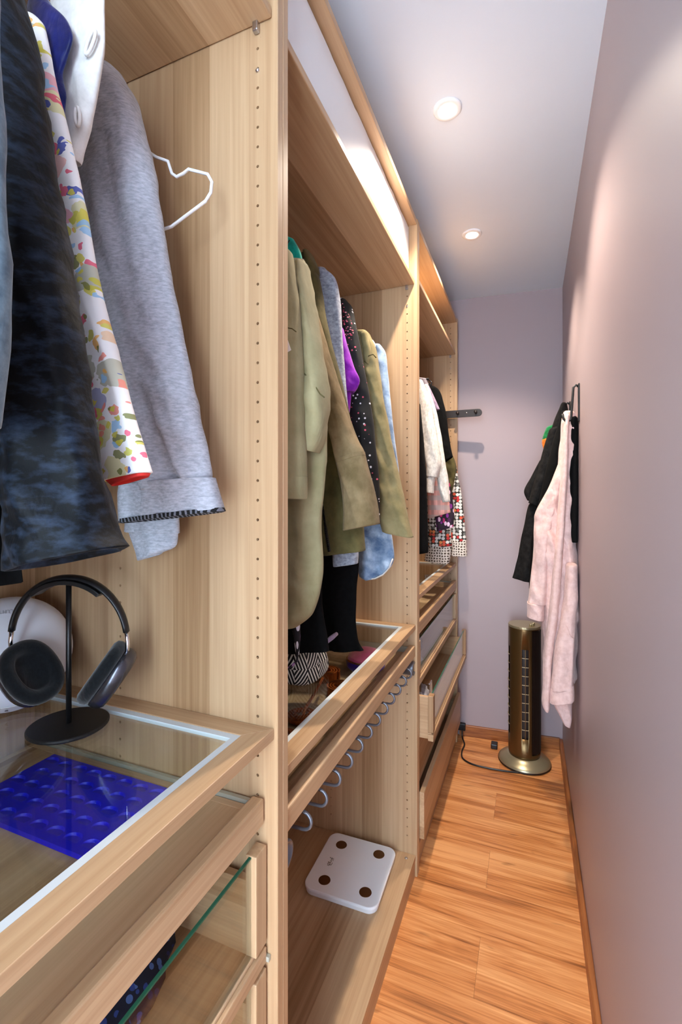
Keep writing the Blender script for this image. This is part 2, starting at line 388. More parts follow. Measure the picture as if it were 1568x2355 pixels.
W1 = frame('open oak wardrobe bay with headphones and floral blouse inside', Y1-.998, Y1, 2.130)
W2 = frame('open oak wardrobe bay with khaki jackets and bathroom scale', Y1, Y2, 2.130)
W3 = frame('open oak wardrobe bay beside the end wall with pulled-out drawer', Y2, Y3, 2.165)

def glass_shelf(t, y0, y1, z):
    a, b = y0+.0185, y1-.0185; x0, x1 = -.57, -.006; w_ = .037; h = .018
    fr = M()
    fr.prism([(x1,a),(x1,b),(x1-w_,b-w_),(x1-w_,a+w_)], z-h, z)
    o = fr.build('glass_shelf', OYX, t, bevel=.001, label='oak framed shelf with a clear glass pane')
    M().prism([(x0,b),(x0,a),(x0+w_,a+w_),(x0+w_,b-w_)], z-h, z).build('rear_rail', OYX, o, bevel=.001)
    for ya, yb_ in ((a, a+w_), (b, b-w_)):
        q = M(); q.prism([(x0,ya),(x1,ya),(x1-w_,yb_),(x0+w_,yb_)] if yb_ > ya else [(x1,ya),(x0,ya),(x0+w_,yb_),(x1-w_,yb_)], z-h, z)
        q.build('side_rail', OXZ, o, bevel=.001)
    s = M(); i0, i1, j0, j1 = x0+w_, x1-w_, a+w_, b-w_; sw = .012
    s.box(i1-sw, i1, j0, j1, z-.008, z-.0015); s.box(i0, i0+sw, j0, j1, z-.008, z-.0015)
    s.box(i0+sw, i1-sw, j0, j0+sw, z-.008, z-.0015); s.box(i0+sw, i1-sw, j1-sw, j1, z-.008, z-.0015)
    s.build('seal', SEAL, o)
    M().box(i0+sw, i1-sw, j0+sw, j1-sw, z-.007, z-.003).build('glass_pane', GLASS, o)
    return o
glass_shelf(W1, Y1-.998, Y1, .990); glass_shelf(W2, Y1, Y2, .906); glass_shelf(W3, Y2, Y3, 1.003)

def tray(t, y0, y1, z0, z1, xf, lift=.006):
    a, b = y0+.030, y1-.030
    f = M().prism([(0,0)]*0 or [(xf-.022,a-.008),(xf,a-.008),(xf,b+.008),(xf-.022,b+.008)], z0, z1).build('pull_out_tray', OYZ, t, bevel=.003)
    M().box(xf-.52, xf-.022, a+.014, b-.014, z0+lift, z0+lift+.006).build('tray_bottom', OYX, f)
    M().box(xf-.52, xf-.0225, a, a+.014, z0, z1-.012).build('tray_side', OXZ, f, bevel=.001)
    M().box(xf-.52, xf-.0225, b-.014, b, z0, z1-.012).build('tray_side', OXZ, f, bevel=.001)
    M().box(xf-.534, xf-.52, a, b, z0, z1-.012).build('tray_back', OYZ, f, bevel=.001)
    for s in (a-.008, b+.001): M().box(xf-.53, xf-.024, s, s+.007, z1-.018, z1-.006).build('slide', SLIDE, f)
    return f
tray(W1, Y1-.998, Y1, .835, .877, -.022, .0235)
tray(W3, Y2, Y3, .857, .904, -.004)

def glass_drawer(t, y0, y1, z0, z1, xf):
    a, b = y0+.0225, y1-.0225; th = .02; r = .031
    f = M().box(xf-th, xf, a, b, z0, z0+r-.006); f.prism([(xf-th,a),(xf-.006,a),(xf-.006,b),(xf-th,b)], z0+r-.006, z0+r)
    d = f.build('drawer', OYZ, t, bevel=.002)
    for s0, s1 in ((a, a+r), (b-r, b)): M().box(xf-th, xf, s0, s1, z0+r, z1).build('front_stile', OZX, d, bevel=.002)
    g = M().box(xf-.013, xf-.009, a+r, b-r, z0+r, z1-.004).build('front_glass', GLASS, d)
    M().box(xf-.0132, xf-.0088, a+r, b-r, z1-.004, z1-.0015).build('glass_top_edge', GREENEDGE, d)
    hz = z0+.72*(z1-z0)
    for s in (a+.004, b-.018): M().box(xf-.53, xf-th, s, s+.014, z0+.006, hz if s > a+.1 else z1-.006).build('drawer_side', OXZ, d, bevel=.001)
    M().box(xf-.53, xf-.516, a+.018, b-.018, z0+.006, z1-.02).build('drawer_back', OYZ, d)
    M().box(xf-.516, xf-th, a+.018, b-.018, z0+.012, z0+.018).build('drawer_bottom', OYX, d)
    for s in (a-.004, b-.002): M().box(xf-.5, -.012, s, s+.006, z0+.002, z0+.01).build('slide', SLIDE, d)
    return d
glass_drawer(W1, Y1-.998, Y1, .616, .804, -.017)
glass_drawer(W1, Y1-.998, Y1, .420, .607, -.017)
glass_drawer(W3, Y2, Y3, .666, .832, -.003)
glass_drawer(W3, Y2, Y3, .475, .640, .050)
def wood_drawer(t, y0, y1, z0, z1, xf):
    a, b = y0+.0215, y1-.0215
    d = M().box(xf-.018, xf, a, b, z0, z1).build('drawer', OYZ, t, bevel=.0015)
    for s in (a+.004, b-.018): M().box(xf-.53, xf-.018, s, s+.014, z0+.01, z1-.03).build('drawer_side', OXZ, d)
    M().box(xf-.53, xf-.516, a+.018, b-.018, z0+.01, z1-.03).build('drawer_back', OYZ, d)
    M().box(xf-.516, xf-.018, a+.018, b-.018, z0+.014, z0+.02).build('drawer_bottom', OYX, d)
    for s in (a-.003, b-.003): M().box(xf-.5, -.012, s, s+.006, z0+.012, z0+.02).build('slide', SLIDE, d)
wood_drawer(W3, Y2, Y3, .290, .462, -.012)
wood_drawer(W3, Y2, Y3, .112, .283, .017)

# trouser hanger under the glass shelf of the middle bay
th_ = M().box(-.028, -.006, Y1+.026, Y2-.024, .792, .833).build('trouser_hanger', OYZ, W2, bevel=.003, label='pull-out trouser hanger with looped grey rods')
M().box(-.50, -.028, Y1+.03, Y2-.03, .800, .806).build('tray_board', OYX, th_)
M().box(-.52, -.50, Y1+.03, Y2-.03, .790, .84).build('rear_bar', OYZ, th_)
for s in (Y1+.0185, Y2-.0265): M().box(-.52, -.03, s, s+.007, .805, .825).build('slide', SLIDE, th_)
for k in range(12):
    y = .781+k*.0721; pts = [(-.46,y,.788), (-.03,y,.772), (-.018,y,.771)]
    for q in range(9):
        an = math.pi/2-q*math.pi/8; pts.append((-.020+.0165*math.cos(an), y, .7545+.0165*math.sin(an)))
    pts += [(-.04,y,.7375), (-.25,y,.735), (-.46,y,.733)]
    M().tube(pts, .0033, 8).build('looped_rod', GREYROD, th_, smooth=True)
for y in (.695, 1.636):
    M().lathe([(.0245,-.05),(.0245,-.002),(.0235,0),(.019,0),(.018,-.03),(.0001,-.03)], (-.008,y,.752), 24, (1,.0,0)).build('round_mount', GREYROD, th_, smooth=True)

# white board filling the top compartment of the middle bay
q = M(); n = 48; top = []
for i in range(n+1):
    y = Y1+.02+(Y2-Y1-.043)*i/n; top.append((y, 2.335-.006*noise.noise(Vector((y*9,3,0)))-.004*noise.noise(Vector((y*31,1,0)))))
vs2 = []
for x in (-.030, -.044):
    for y, z in top: vs2 += [(x, y, 2.1482), (x, y, z)]
m_ = 2*(n+1); fs = []
for i in range(n):
    k = 2*i; fs += [(k,k+2,k+3,k+1), (m_+k,m_+k+1,m_+k+3,m_+k+2), (k+1,k+3,m_+k+3,m_+k+1), (k,m_+k,m_+k+2,k+2)]
fs += [(0,1,m_+1,m_), (2*n,m_+2*n,m_+2*n+1,2*n+1)]
q.add(vs2, fs).build('white_board', WBOARD, label='long white board standing on the upper shelf of the middle wardrobe', cat='board')

# pull-out valet bar with knobs on the last side panel
YV = Y3-.018
t = thing('valet_bar', 'dark brown pull-out valet bar with three knobs beside the end wall', 'coat rack', (-.1, YV-.03, 1.80))
q = M(); pts = []
for k in range(9): an = -math.pi/2+k*math.pi/8; pts.append((.116+.020*math.cos(an), 1.826+.020*math.sin(an)))
pts += [(-.34,1.846), (-.34,1.806)]
nn = len(pts); q.add([(x, YV-.040, z) for x, z in pts]+[(x, YV-.030, z) for x, z in pts], [tuple(range(nn)), tuple(range(2*nn-1,nn-1,-1))]+[(i, nn+i, nn+(i+1)%nn, (i+1)%nn) for i in range(nn)])
q.build('bar_plate', DARKBR, t, bevel=.001)
M().box(-.36, -.05, YV-.030, YV-.0005, 1.812, 1.840).build('bar_slide', DARKBR, t)
for x in (-.16, -.075, .01, .105): 
    M().lathe([(.0065,0),(.005,.006),(.005,.016),(.0085,.022),(.0085,.028),(.0001,.029)], (x, YV-.040, 1.826), 16, (0,-1,0)).build('knob', DARKBR, t, smooth=True)
M().lathe([(.0035,0),(.0001,.0015)], (.055, YV-.040, 1.828), 12, (0,-1,0), cap=False).build('screw', CHROME, t, smooth=True)

# ------------------------------------------------------------------ garments
def rows_at(Y, rows):
    return [(Vector(U(a, b, Y=Y)), Vector(U(c, d, Y=Y))) for a, b, c, d in rows]
def interp(rows, per=5):
    out = []
    for i in range(len(rows)-1):
        p = [rows[max(i-1,0)], rows[i], rows[i+1], rows[min(i+2,len(rows)-1)]]
        for k in range(per):
            t = k/per
            out.append(tuple(.5*((2*p[1][j])+(p[2][j]-p[0][j])*t+(2*p[0][j]-5*p[1][j]+4*p[2][j]-p[3][j])*t*t+(3*p[1][j]-p[0][j]-3*p[2][j]+p[3][j])*t**3) for j in (0,1)))
    out.append(rows[-1]); return out
def cloth(name, rows, ty, mat, parent, folds=.005, seed=0, n=64, p=2.4, hem=True, per=8, round_top=.6, cross=.5, dy=0, **kw):
    """hanging cloth volume: rows are left/right points from top to bottom; ty the half thickness"""
    rows = interp(rows, per); mb = M(); rings = []; L = len(rows)
    def ring(l, r, s, j, inset=0):
        mid = (l+r)/2; hv = (r-l)/2; a = hv.length; pts = []
        for i in range(n):
            an = 2*math.pi*i/n; c_, s_ = math.cos(an), math.sin(an)
            cx = math.copysign(abs(c_)**(2/p), c_); sy = math.copysign(abs(s_)**(2/p), s_)
            pt = mid+hv*(cx*s*(1-inset))+Vector((0, sy*(ty*s*(1-inset*1.2))+dy, 0))
            z = pt.z; u = cx*a
            grow = min(1, .3+j/max(1,L-1))
            f = folds*grow*(math.sin(u*95+seed*1.7+2.5*noise.noise(Vector((u*6+seed, z*4, 3))))*.55+1.5*noise.noise(Vector((u*16+seed*5, z*5.5, seed))))
            f += folds*cross*noise.noise(Vector((u*11, z*34+u*16, seed+9)))
            f += folds*1.5*grow*((1-abs(noise.noise(Vector((u*22+z*3+seed*3, z*3.2, seed+4)))))**3-.45)
            f += folds*.7*((1-abs(noise.noise(Vector((u*8, z*16+u*9, seed+21)))))**4-.4)
            pt.y += math.copysign(1, s_)*f*min(1, abs(s_)*1.6) if abs(s_) > 1e-6 else 0
            pt += hv.normalized()*(folds*.5*noise.noise(Vector((seed, z*14, sy))))*abs(c_)
            pts.append(pt)
        return pts
    l0, r0 = rows[0]
    if round_top:
        for k, (s, up) in enumerate(((.35, .016), (.72, .011), (.92, .004))): rings.append([q+Vector((0,0,up*round_top)) for q in ring(l0, r0, s, 0)])
    for j, (l, r) in enumerate(rows): rings.append(ring(l, r, 1, j))
    if hem:
        l, r = rows[-1]
        rings.append([q+Vector((0,0,-.0012)) for q in ring(l, r, 1, L-1, .05)]); rings.append(ring(l, r, 1, L-1, .09))
        l2, r2 = rows[max(0, L-4)]; rings.append(ring(l2, r2, 1, L-4, .16))
    mb.loft(rings)
    return mb.build(name, mat, parent, smooth=True, **kw)
def body_rows(xc, hw, zn, zs, zh, flare=1.0):
    V = Vector
    return [(V((xc-.07,0,zn)), V((xc+.07,0,zn))), (V((xc-hw*.75,0,zs)), V((xc+hw*.75,0,zs))), (V((xc-hw,0,zs-.05)), V((xc+hw,0,zs-.05))),
            (V((xc-hw*.9,0,zs-.25)), V((xc+hw*.9,0,zs-.25))), (V((xc-hw*.95*flare,0,zh)), V((xc+hw*.95*flare,0,zh)))]
HANGERS = []
def hanger(y, mat, label, group, hw=.2, zt=1.985, drop=.09, name='clothes_hanger', r=.0022, bar=True, sq=False):
    zr = 2.078; t = thing(name, label, 'hanger', (RX, y, zt-drop-.05), group)
    hk = [(RX, y, zt)]+[(RX, y, zr-.03)]+[(RX+.0165*math.cos(a), y, zr+.0005+.0165*math.sin(a)) for a in [math.radians(d) for d in (-40, 0, 40, 80, 120, 160, 190)]]
    M().tube(hk, r, 8).build('hook', mat if sq else STEEL, t, smooth=True)
    if sq:
        tri = [(RX, y, zt)]; hx = RX+.025
        for s in (1, -1):
            a = [(hx+s*.02, y, zt-.004), (hx+s*.093, y, 1.922), (hx+s*.118, y, 1.908), (hx+s*.126, y, 1.886), (hx+s*.136, y, 1.878), (hx+s*.150, y, 1.880), (hx+s*.160, y, 1.884), (hx+s*.197, y, 1.866), (hx+s*.205, y, 1.852), (hx+s*.203, y, 1.836), (hx+s*.193, y, 1.825), (hx+s*.125, y, 1.80)]
            tri = (tri+a) if s > 0 else (tri+[(hx, y, 1.797)]+a[::-1])
        M().tube(tri, .0026, 8, closed=True).build('shoulder_loop', mat, t, smooth=True)
    else:
        arm = [(RX-hw, y, zt-drop), (RX-hw*.5, y, zt-drop*.42), (RX, y, zt), (RX+hw*.5, y, zt-drop*.42), (RX+hw, y, zt-drop)]
        M().tube(arm, r*1.5, 8).build('shoulder_bar', mat, t, smooth=True)
        if bar: M().tube([(RX-hw, y, zt-drop), (RX-hw*.9, y, zt-drop-.012), (RX+hw*.9, y, zt-drop-.012), (RX+hw, y, zt-drop)], r, 8).build('trouser_bar', mat, t, smooth=True)
    return t
HB = ('black clothes hanger inside a garment on the rail', 'black hangers on the rails')
def garment(name, label, cat, Y, group=None, hang=True, zb=1.0):
    if hang and Y < .5: hanger(Y, BLACK, 'black hanger inside the '+name.replace('_', ' '), HB[1], hw=.03, zt=1.93, drop=.012, bar=False)
    elif hang: hanger(Y, BLACK, 'black hanger inside the '+name.replace('_', ' '), HB[1], hw=.085, zt=1.945, drop=.028, bar=False)
    return thing(name, label, cat, (-.29, Y, zb), group)
def body(t, Y, mat, hw=.2, zh=1.3, ty=.028, seed=0, zn=1.955, zs=1.93, xc=-.31, name='body', **k):
    V = [(Vector((l.x, Y, l.z)), Vector((r.x, Y, r.z))) for l, r in body_rows(xc, hw, zn, zs, zh)]
    return cloth(name, V, ty, mat, t, seed=seed, **k)
def strip(t, Y, rows, mat, ty=.03, name='sleeve', **k):
    return cloth(name, rows_at(Y, rows), ty, mat, t, **k)

# --- near bay
t = garment('blue_shirt', 'steel blue shirt hanging at the doorway end of the rail', 'shirt', .222, zb=1.3)
body(t, .222, STEELBL, .20, 1.25, .02, 1)
strip(t, .222, [(-140,-60,-24,-60),(-130,200,-16,200),(-120,700,-8,700),(-120,980,-18,980)], STEELBL, .018, seed=2)

t = garment('velvet_coat', 'dark navy crushed velvet coat with a wide open sleeve', 'coat', .31, zb=1.28)
body(t, .31, NAVY, .13, 1.36, .024, 3, xc=-.40)
strip(t, .31, [(-120,-60,10,-60),(-100,30,36,30),(-60,250,68,250),(-30,450,106,450),(-14,650,144,650),(-4,800,168,800),(14,950,190,950),(40,1100,214,1100),(58,1220,238,1215),(68,1306,262,1258)], NAVY, .040, seed=4, folds=.006, n=72)

t = garment('check_shirt', 'pink checked shirt cuff showing behind the velvet sleeve', 'shirt', .354, zb=1.3)
body(t, .354, PINKPL, .11, 1.45, .005, 5, xc=-.44, folds=.0006)
strip(t, .354, [(-60,500,30,500),(-30,900,42,900),(14,1150,70,1140),(22,1200,74,1190),(28,1241,78,1230)], PINKPL, .006, seed=6, folds=.0006)
strip(t, .354, [(14,1149,71,1139),(14,1156,72,1146)], PINKPL, .0068, name='cuff_seam', seed=6, folds=.001, round_top=0, hem=False)

t = garment('black_coat', 'long black wool coat hanging behind the velvet sleeve', 'coat', .369, zb=1.2)
body(t, .369, BLACKF, .11, 1.30, .005, 7, xc=-.45, folds=.0006)
strip(t, .369, [(-120,600,40,600),(-120,900,50,900),(-120,1150,48,1150),(-120,1240,40,1240),(-120,1300,46,1290),(-120,1362,52,1338)], BLACKF, .006, seed=8, folds=.0006, name='coat_front')

t = garment('floral_blouse', 'white blouse with a bright watercolour flower print', 'blouse', .388, zb=1.38)
body(t, .388, FLORAL, .11, 1.5, .006, 9, xc=-.45, folds=.0006)
sl = strip(t, .388, [(20,45,96,52),(-10,80,104,80),(30,200,128,200),(80,350,165,350),(120,500,198,500),(150,650,225,650),(180,800,262,800),(205,950,302,950),(225,1040,330,1040),(236,1106,344,1084)], FLORAL, .011, seed=10, folds=.002)
strip(t, .388, [(240,1100,341,1080),(258,1116,338,1092)], plain('red_lining', srgb(222,52,44), .8), .009, name='cuff_lining', seed=10, folds=.002, round_top=0)

t = garment('navy_top', 'royal navy satin top with a cut-out shoulder', 'top', .409, zb=1.6)
body(t, .409, ROYAL, .10, 1.65, .006, 11, xc=-.45, folds=.002)
strip(t, .409, [(70,8,118,12),(60,45,148,38),(60,75,163,66),(60,105,166,92),(60,140,152,135),(70,165,142,170),(80,200,150,215),(90,240,145,245),(95,330,140,330)], ROYAL, .007, name='shoulder', seed=12, folds=.002)

t = garment('cream_blouse', 'cream linen blouse with open buttonholes down the shoulder', 'blouse', .432, zb=1.6)
body(t, .432, CREAM, .10, 1.6, .008, 13, xc=-.45, folds=.002)
strip(t, .432, [(120,-30,238,-30),(120,10,239,10),(125,75,240,80),(130,115,238,115),(130,190,226,190),(135,260,212,260),(140,320,196,320),(145,370,180,370)], CREAM, .010, name='shoulder', seed=14, folds=.002)
sh_ = [c_ for c_ in t.children if c_.name.startswith('shoulder')][0]
for (u, v, a, b, rot) in ((208,98,9,26,-.55), (178,268,7,22,.1)):      # buttonholes are cut right through the cloth
    c = Vector(U(u, v, Y=.4195)); k = .6/1067; ring1 = []
    for i in range(20):
        an = i*2*math.pi/20; dx = a*math.cos(an); dz = b*math.sin(an)
        ring1.append(c+Vector(((dx*math.cos(rot)-dz*math.sin(rot))*k, 0, (dx*math.sin(rot)+dz*math.cos(rot))*k)))
    view = (c-Vector((CX, 0, CZ))).normalized()
    cut = M().loft([[p-view*.03 for p in ring1], [p+view*.05 for p in ring1]]).build('buttonhole_cut', CREAM)
    bo = sh_.modifiers.new('cut', 'BOOLEAN'); bo.object = cut; bo.operation = 'DIFFERENCE'; bo.solver = 'EXACT'
    bpy.context.view_layer.update(); nm = bpy.data.meshes.new_from_object(sh_.evaluated_get(bpy.context.evaluated_depsgraph_get()))
    sh_.modifiers.clear(); sh_.data = nm; bpy.data.objects.remove(cut)
    M().tube(ring1, .0022, 6, closed=True).build('buttonhole_edge', CREAM, t, smooth=True)

t = garment('grey_sweatshirt', 'heather grey sweatshirt with a rolled striped cuff', 'sweatshirt', .552, zb=1.3)
body(t, .552, GREYH, .15, 1.45, .024, 15, xc=-.36)
strip(t, .552, [(214,180,276,178),(185,225,305,225),(175,330,333,330),(180,450,358,450),(195,600,385,600),(205,720,409,720),(215,850,434,850),(230,970,457,970),(245,1050,476,1050),(268,1100,480,1090),(295,1135,470,1115)], GREYH, .032, seed=16, folds=.006, n=72, round_top=1.2)
strip(t, .552, [(288,1118,489,1098),(284,1140,494,1115),(284,1165,501,1140),(285,1198,510,1172)], GREYH, .036, name='rolled_cuff', seed=17, folds=.004, round_top=.15, n=72)
STR = N('black_overlock_stitch'); sp = STR.n('ShaderNodeSeparateXYZ', Vector=STR.co()); k = STR.math('GREATER_THAN', STR.math('FRACT', STR.math('MULTIPLY', sp.outputs[0], 130)), .4)
STR.P(Base__Color=STR.mix(k, srgb(110,112,122), srgb(8,8,10)), Roughness=.9); STR = STR.m
strip(t, .552, [(285,1194,509,1167),(286,1202,511,1175)], STR, .0365, name='cuff_stitching', seed=17, folds=.004, round_top=0, n=72)
strip(t, .600, [(300,1100,400,1100),(292,1180,408,1180),(288,1222,411,1226)], GREYH, .013, name='sleeve', seed=18, folds=.003)
strip(t, .600, [(296,1216,408,1221),(312,1262,402,1256),(318,1288,372,1270)], GREYH, .011, name='sleeve_lining', seed=19, folds=.003, round_top=.1)
hanger(.594, WHITE, 'empty white hanger behind the grey sweatshirt', None, name='clothes_hanger', sq=True, zt=1.985)

# --- middle bay
t = garment('khaki_jacket', 'light khaki utility jacket with a long rounded hem', 'jacket', .80, zb=.95)
cloth('body', rows_at(.86, [(560,640,700,600),(560,700,712,690),(560,830,734,830),(560,900,750,905),(560,1000,751,1010),(560,1100,746,1110),(560,1200,738,1210),(560,1300,741,1300),(560,1365,736,1360),(575,1420,716,1412),(600,1442,684,1440)]), .030, KHAKI, t, .006, 20, n=72, cross=1)
strip(t, .775, [(600,575,668,580),(585,640,680,650),(580,720,688,720),(580,850,694,850),(580,1000,699,1000),(580,1100,701,1100),(580,1140,699,1144)], KHAKI, .034, seed=21, folds=.005)
strip(t, .775, [(580,1098,702,1096),(580,1120,702,1120),(580,1143,700,1147)], KHAKI, .0365, name='cuff', seed=21, folds=.003, round_top=.1)
strip(t, .82, [(690,615,704,612),(698,720,722,720),(702,840,742,830),(700,920,751,912),(705,990,744,1000),(704,1035,728,1040)], KHAKI, .03, name='sleeve_fold', seed=22, folds=.006, cross=1.5)
M().tube([U(u, v, Y=.7375) for u, v in ((650,757),(662,754),(672,756),(681,763))], .0011, 6).build('sleeve_seam', OLIVE, t, smooth=True)
M().tube([U(u, v, Y=.787) for u, v in ((696,857),(708,866),(722,884),(736,906),(746,914))], .0013, 6).build('fold_seam', OLIVE, t, smooth=True)
q = M(); pl = [U(645,770,Y=.735), U(660,778,Y=.735), U(669,805,Y=.735), U(648,817,Y=.735)]
q.add(pl+[(a, b+.0008, c) for a, b, c in pl], [(0,1,2,3),(7,6,5,4),(0,4,5,1),(1,5,6,2),(2,6,7,3),(3,7,4,0)]).build('paper_tag', WHITE, t, label='white paper tag')

t = garment('teal_top', 'bright teal jersey top with black neckline seam', 'top', .93, zb=1.5)
body(t, .93, TEAL, .16, 1.45, .014, 23, xc=-.32)
strip(t, .93, [(600,560,676,551),(600,600,690,580),(600,640,697,628),(600,720,710,720)], TEAL, .016, name='shoulder', seed=24, folds=.003)
M().tube([U(666,552,Y=.913), U(661,560,Y=.912), U(657,578,Y=.912)], .0014, 6).build('neck_seam', BLACK, t)

t = garment('suede_jacket', 'brown olive twill jacket with a seamed straight sleeve', 'jacket', 1.03, zb=1.2)
body(t, 1.03, BROWNOL, .15, 1.35, .018, 25, xc=-.33)
strip(t, 1.03, [(664,625,694,622),(686,700,717,692),(705,790,745,782),(728,880,772,870),(748,960,799,955),(764,1010,822,1012),(776,1066,838,1042),(786,1110,852,1100),(793,1160,865,1160),(792,1219,872,1204)], BROWNOL, .034, seed=26, folds=.005, n=72)
strip(t, 1.03, [(775,1062,837,1038),(777,1070,840,1047)], BROWNOL, .0352, name='sleeve_seam', seed=26, folds=.005, round_top=0, n=72, hem=False)

t = garment('olive_jacket', 'olive green jacket with a metal zip at its hem', 'jacket', 1.10, zb=1.1)
body(t, 1.10, OLIVE, .16, 1.25, .018, 27, xc=-.33)
strip(t, 1.10, [(690,605,712,588),(690,650,733,640),(690,720,745,715),(700,800,765,800),(700,900,790,900),(700,1000,812,1000),(700,1100,825,1100),(705,1200,834,1200),(735,1277,838,1266)], OLIVE, .03, seed=28, folds=.005, name='front_panel')
strip(t, 1.095, [(706,590,716,588),(704,610,728,618),(702,640,722,650)], OLIVE, .034, name='collar', seed=29, folds=.002)
for a, b in ((743,1168),(757,1272)): pass
zp = [U(742,1160,Y=1.066), U(746,1190,Y=1.066), U(750,1225,Y=1.066), U(757,1268,Y=1.066)]
M().tube(zp, .0042, 6).build('zip_tape', BLACK, t); 
zz = M()
for i in range(30):
    f = i/29*3; k = min(2, int(f)); g = f-k; c = [zp[k][j]*(1-g)+zp[k+1][j]*g for j in range(3)]
    zz.box(c[0]+.001-.0018, c[0]+.001+.0018, c[1]-.0055, c[1]-.003, c[2]-.0008, c[2]+.0008)
zz.build('zip_teeth', STEEL, t, kind='stuff')
M().lathe([(.0001,0),(.004,.001),(.004,.002),(.0001,.003)], U(697,598,Y=1.062), 14, (0,-1,0)).build('snap_button', STEEL, t, smooth=True)

t = garment('grey_tee', 'grey marl long-sleeved tee with a turned-up hem', 'shirt', 1.165, zb=1.1)
body(t, 1.165, GREYT, .15, 1.3, .014, 30, xc=-.33)
strip(t, 1.165, [(725,628,752,622),(725,650,772,642),(735,700,781,690),(740,780,787,780),(745,860,792,860),(750,950,800,950),(750,1100,810,1100),(760,1230,820,1220)], GREYT, .02, seed=31, folds=.005)
strip(t, 1.165, [(762,1225,822,1218),(766,1270,823,1262),(768,1302,822,1295)], GREYT, .022, name='turned_hem', seed=32, folds=.002, round_top=.1)

t = garment('purple_tee', 'vivid purple tee with a loose short sleeve', 'shirt', 1.22, zb=1.4)
body(t, 1.22, PURPLE, .14, 1.5, .012, 33, xc=-.33)
strip(t, 1.22, [(770,760,788,756),(770,800,800,800),(775,850,815,845),(780,880,826,872),(785,900,822,890),(785,905,816,900)], PURPLE, .018, seed=34, folds=.005)
strip(t, 1.225, [(775,890,808,895),(775,930,806,930),(775,980,800,970)], PURPLE, .012, name='body_side', seed=35, folds=.004)

t = garment('black_dress', 'long plain black dress whose hem nearly reaches the glass shelf', 'dress', 1.335, zb=.93)
strip(t, 1.262, [(640,1215,800,1212),(655,1290,825,1280),(690,1360,820,1350),(690,1430,818,1430),(695,1476,822,1472),(700,1490,836,1496)], BLACKF, .019, name='skirt', seed=36, folds=.005)
body(t, 1.335, BLACKF, .12, 1.22, .012, 37, xc=-.36)
t = garment('black_trousers', 'black trousers folded long beside the scarf fringe', 'trousers', .972, zb=.93, hang=True)
strip(t, .972, [(600,1150,735,1150),(600,1300,738,1300),(600,1400,742,1400),(600,1470,752,1470),(610,1500,756,1497)], BLACKF, .010, name='trouser_leg', seed=38, folds=.004)
body(t, .972, BLACKF, .12, 1.35, .008, 39, xc=-.38)

t = garment('openwork_cardigan', 'black openwork cardigan with pink showing through its shoulder', 'cardigan', 1.285, zb=1.3)
body(t, 1.285, SEQUIN, .14, 1.3, .014, 40, xc=-.33)
strip(t, 1.285, [(770,700,798,693),(770,725,812,715),(775,800,826,790),(785,880,842,870),(795,960,856,955),(800,1050,866,1050),(805,1120,872,1120),(810,1200,874,1200)], SEQUIN, .022, seed=41, folds=.004)
strip(t, 1.283, [(782,705,797,700),(783,740,810,728),(787,780,818,770),(790,805,812,800)], SEQPINK, .0225, name='shoulder_yoke', seed=41, folds=.003)

t = garment('khaki_parka', 'pale khaki parka with a pointed open cuff', 'jacket', 1.385, zb=1.25)
body(t, 1.385, KHAKI2, .14, 1.3, .016, 42, xc=-.33)
strip(t, 1.385, [(815,768,850,768),(818,800,862,800),(826,850,870,845),(838,920,880,910),(850,1000,895,990),(860,1070,910,1062),(866,1140,925,1130),(872,1190,937,1190),(880,1222,950,1236)], KHAKI2, .03, seed=43, folds=.006, n=72)
strip(t, 1.36, [(830,770,845,768),(834,800,853,806),(838,830,848,838)], KHAKI2, .012, name='collar', seed=44, folds=.002)
M().tube([U(838,832,Y=1.352), U(848,818,Y=1.352), U(858,815,Y=1.352), U(865,823,Y=1.355)], .0018, 6).build('shoulder_seam', OLIVE, t, smooth=True)
hanger(1.42, WHITE, 'white hanger between the khaki parka and the denim shirt', None, sq=True, zt=1.985)

t = garment('denim_shirt', 'pale washed denim shirt with a frayed rounded hem', 'shirt', 1.475, zb=1.15)
body(t, 1.475, DENIM, .13, 1.45, .014, 45, xc=-.33)
strip(t, 1.475, [(855,800,878,797),(858,820,887,815),(862,870,892,865),(868,950,900,945),(875,1020,909,1020),(885,1080,916,1080),(892,1150,921,1140)], DENIM, .022, seed=46, folds=.004)
strip(t, 1.46, [(822,1130,890,1130),(822,1200,898,1195),(822,1250,903,1250),(824,1300,904,1290),(830,1325,892,1312),(845,1332,872,1328)], DENIM, .02, name='shirt_tail', seed=47, folds=.008, cross=1.5)
M().tube([U(u, v, Y=1.442) for u, v in ((826,1326),(845,1333),(862,1331),(880,1322),(895,1306),(903,1285))], .0022, 6).build('frayed_hem', CREAM, t, smooth=True)

# scarf end hanging under the khaki hem
t = thing('scarf', 'black and white scarf end trailing from under the khaki hem', 'scarf', U(672, 1535, Y=.9))
cloth('scarf_end', rows_at(.895, [(672,1420,688,1420),(674,1450,690,1450),(677,1480,689,1480),(680,1505,687,1505)]), .006, SCARF, t, .002, 50, n=20)
M().tube([U(684,1500,Y=.89), U(683,1520,Y=.89), U(672,1530,Y=.88), U(658,1541,Y=.87)], .0028, 6).build('fringe', SCARF, t, smooth=True)

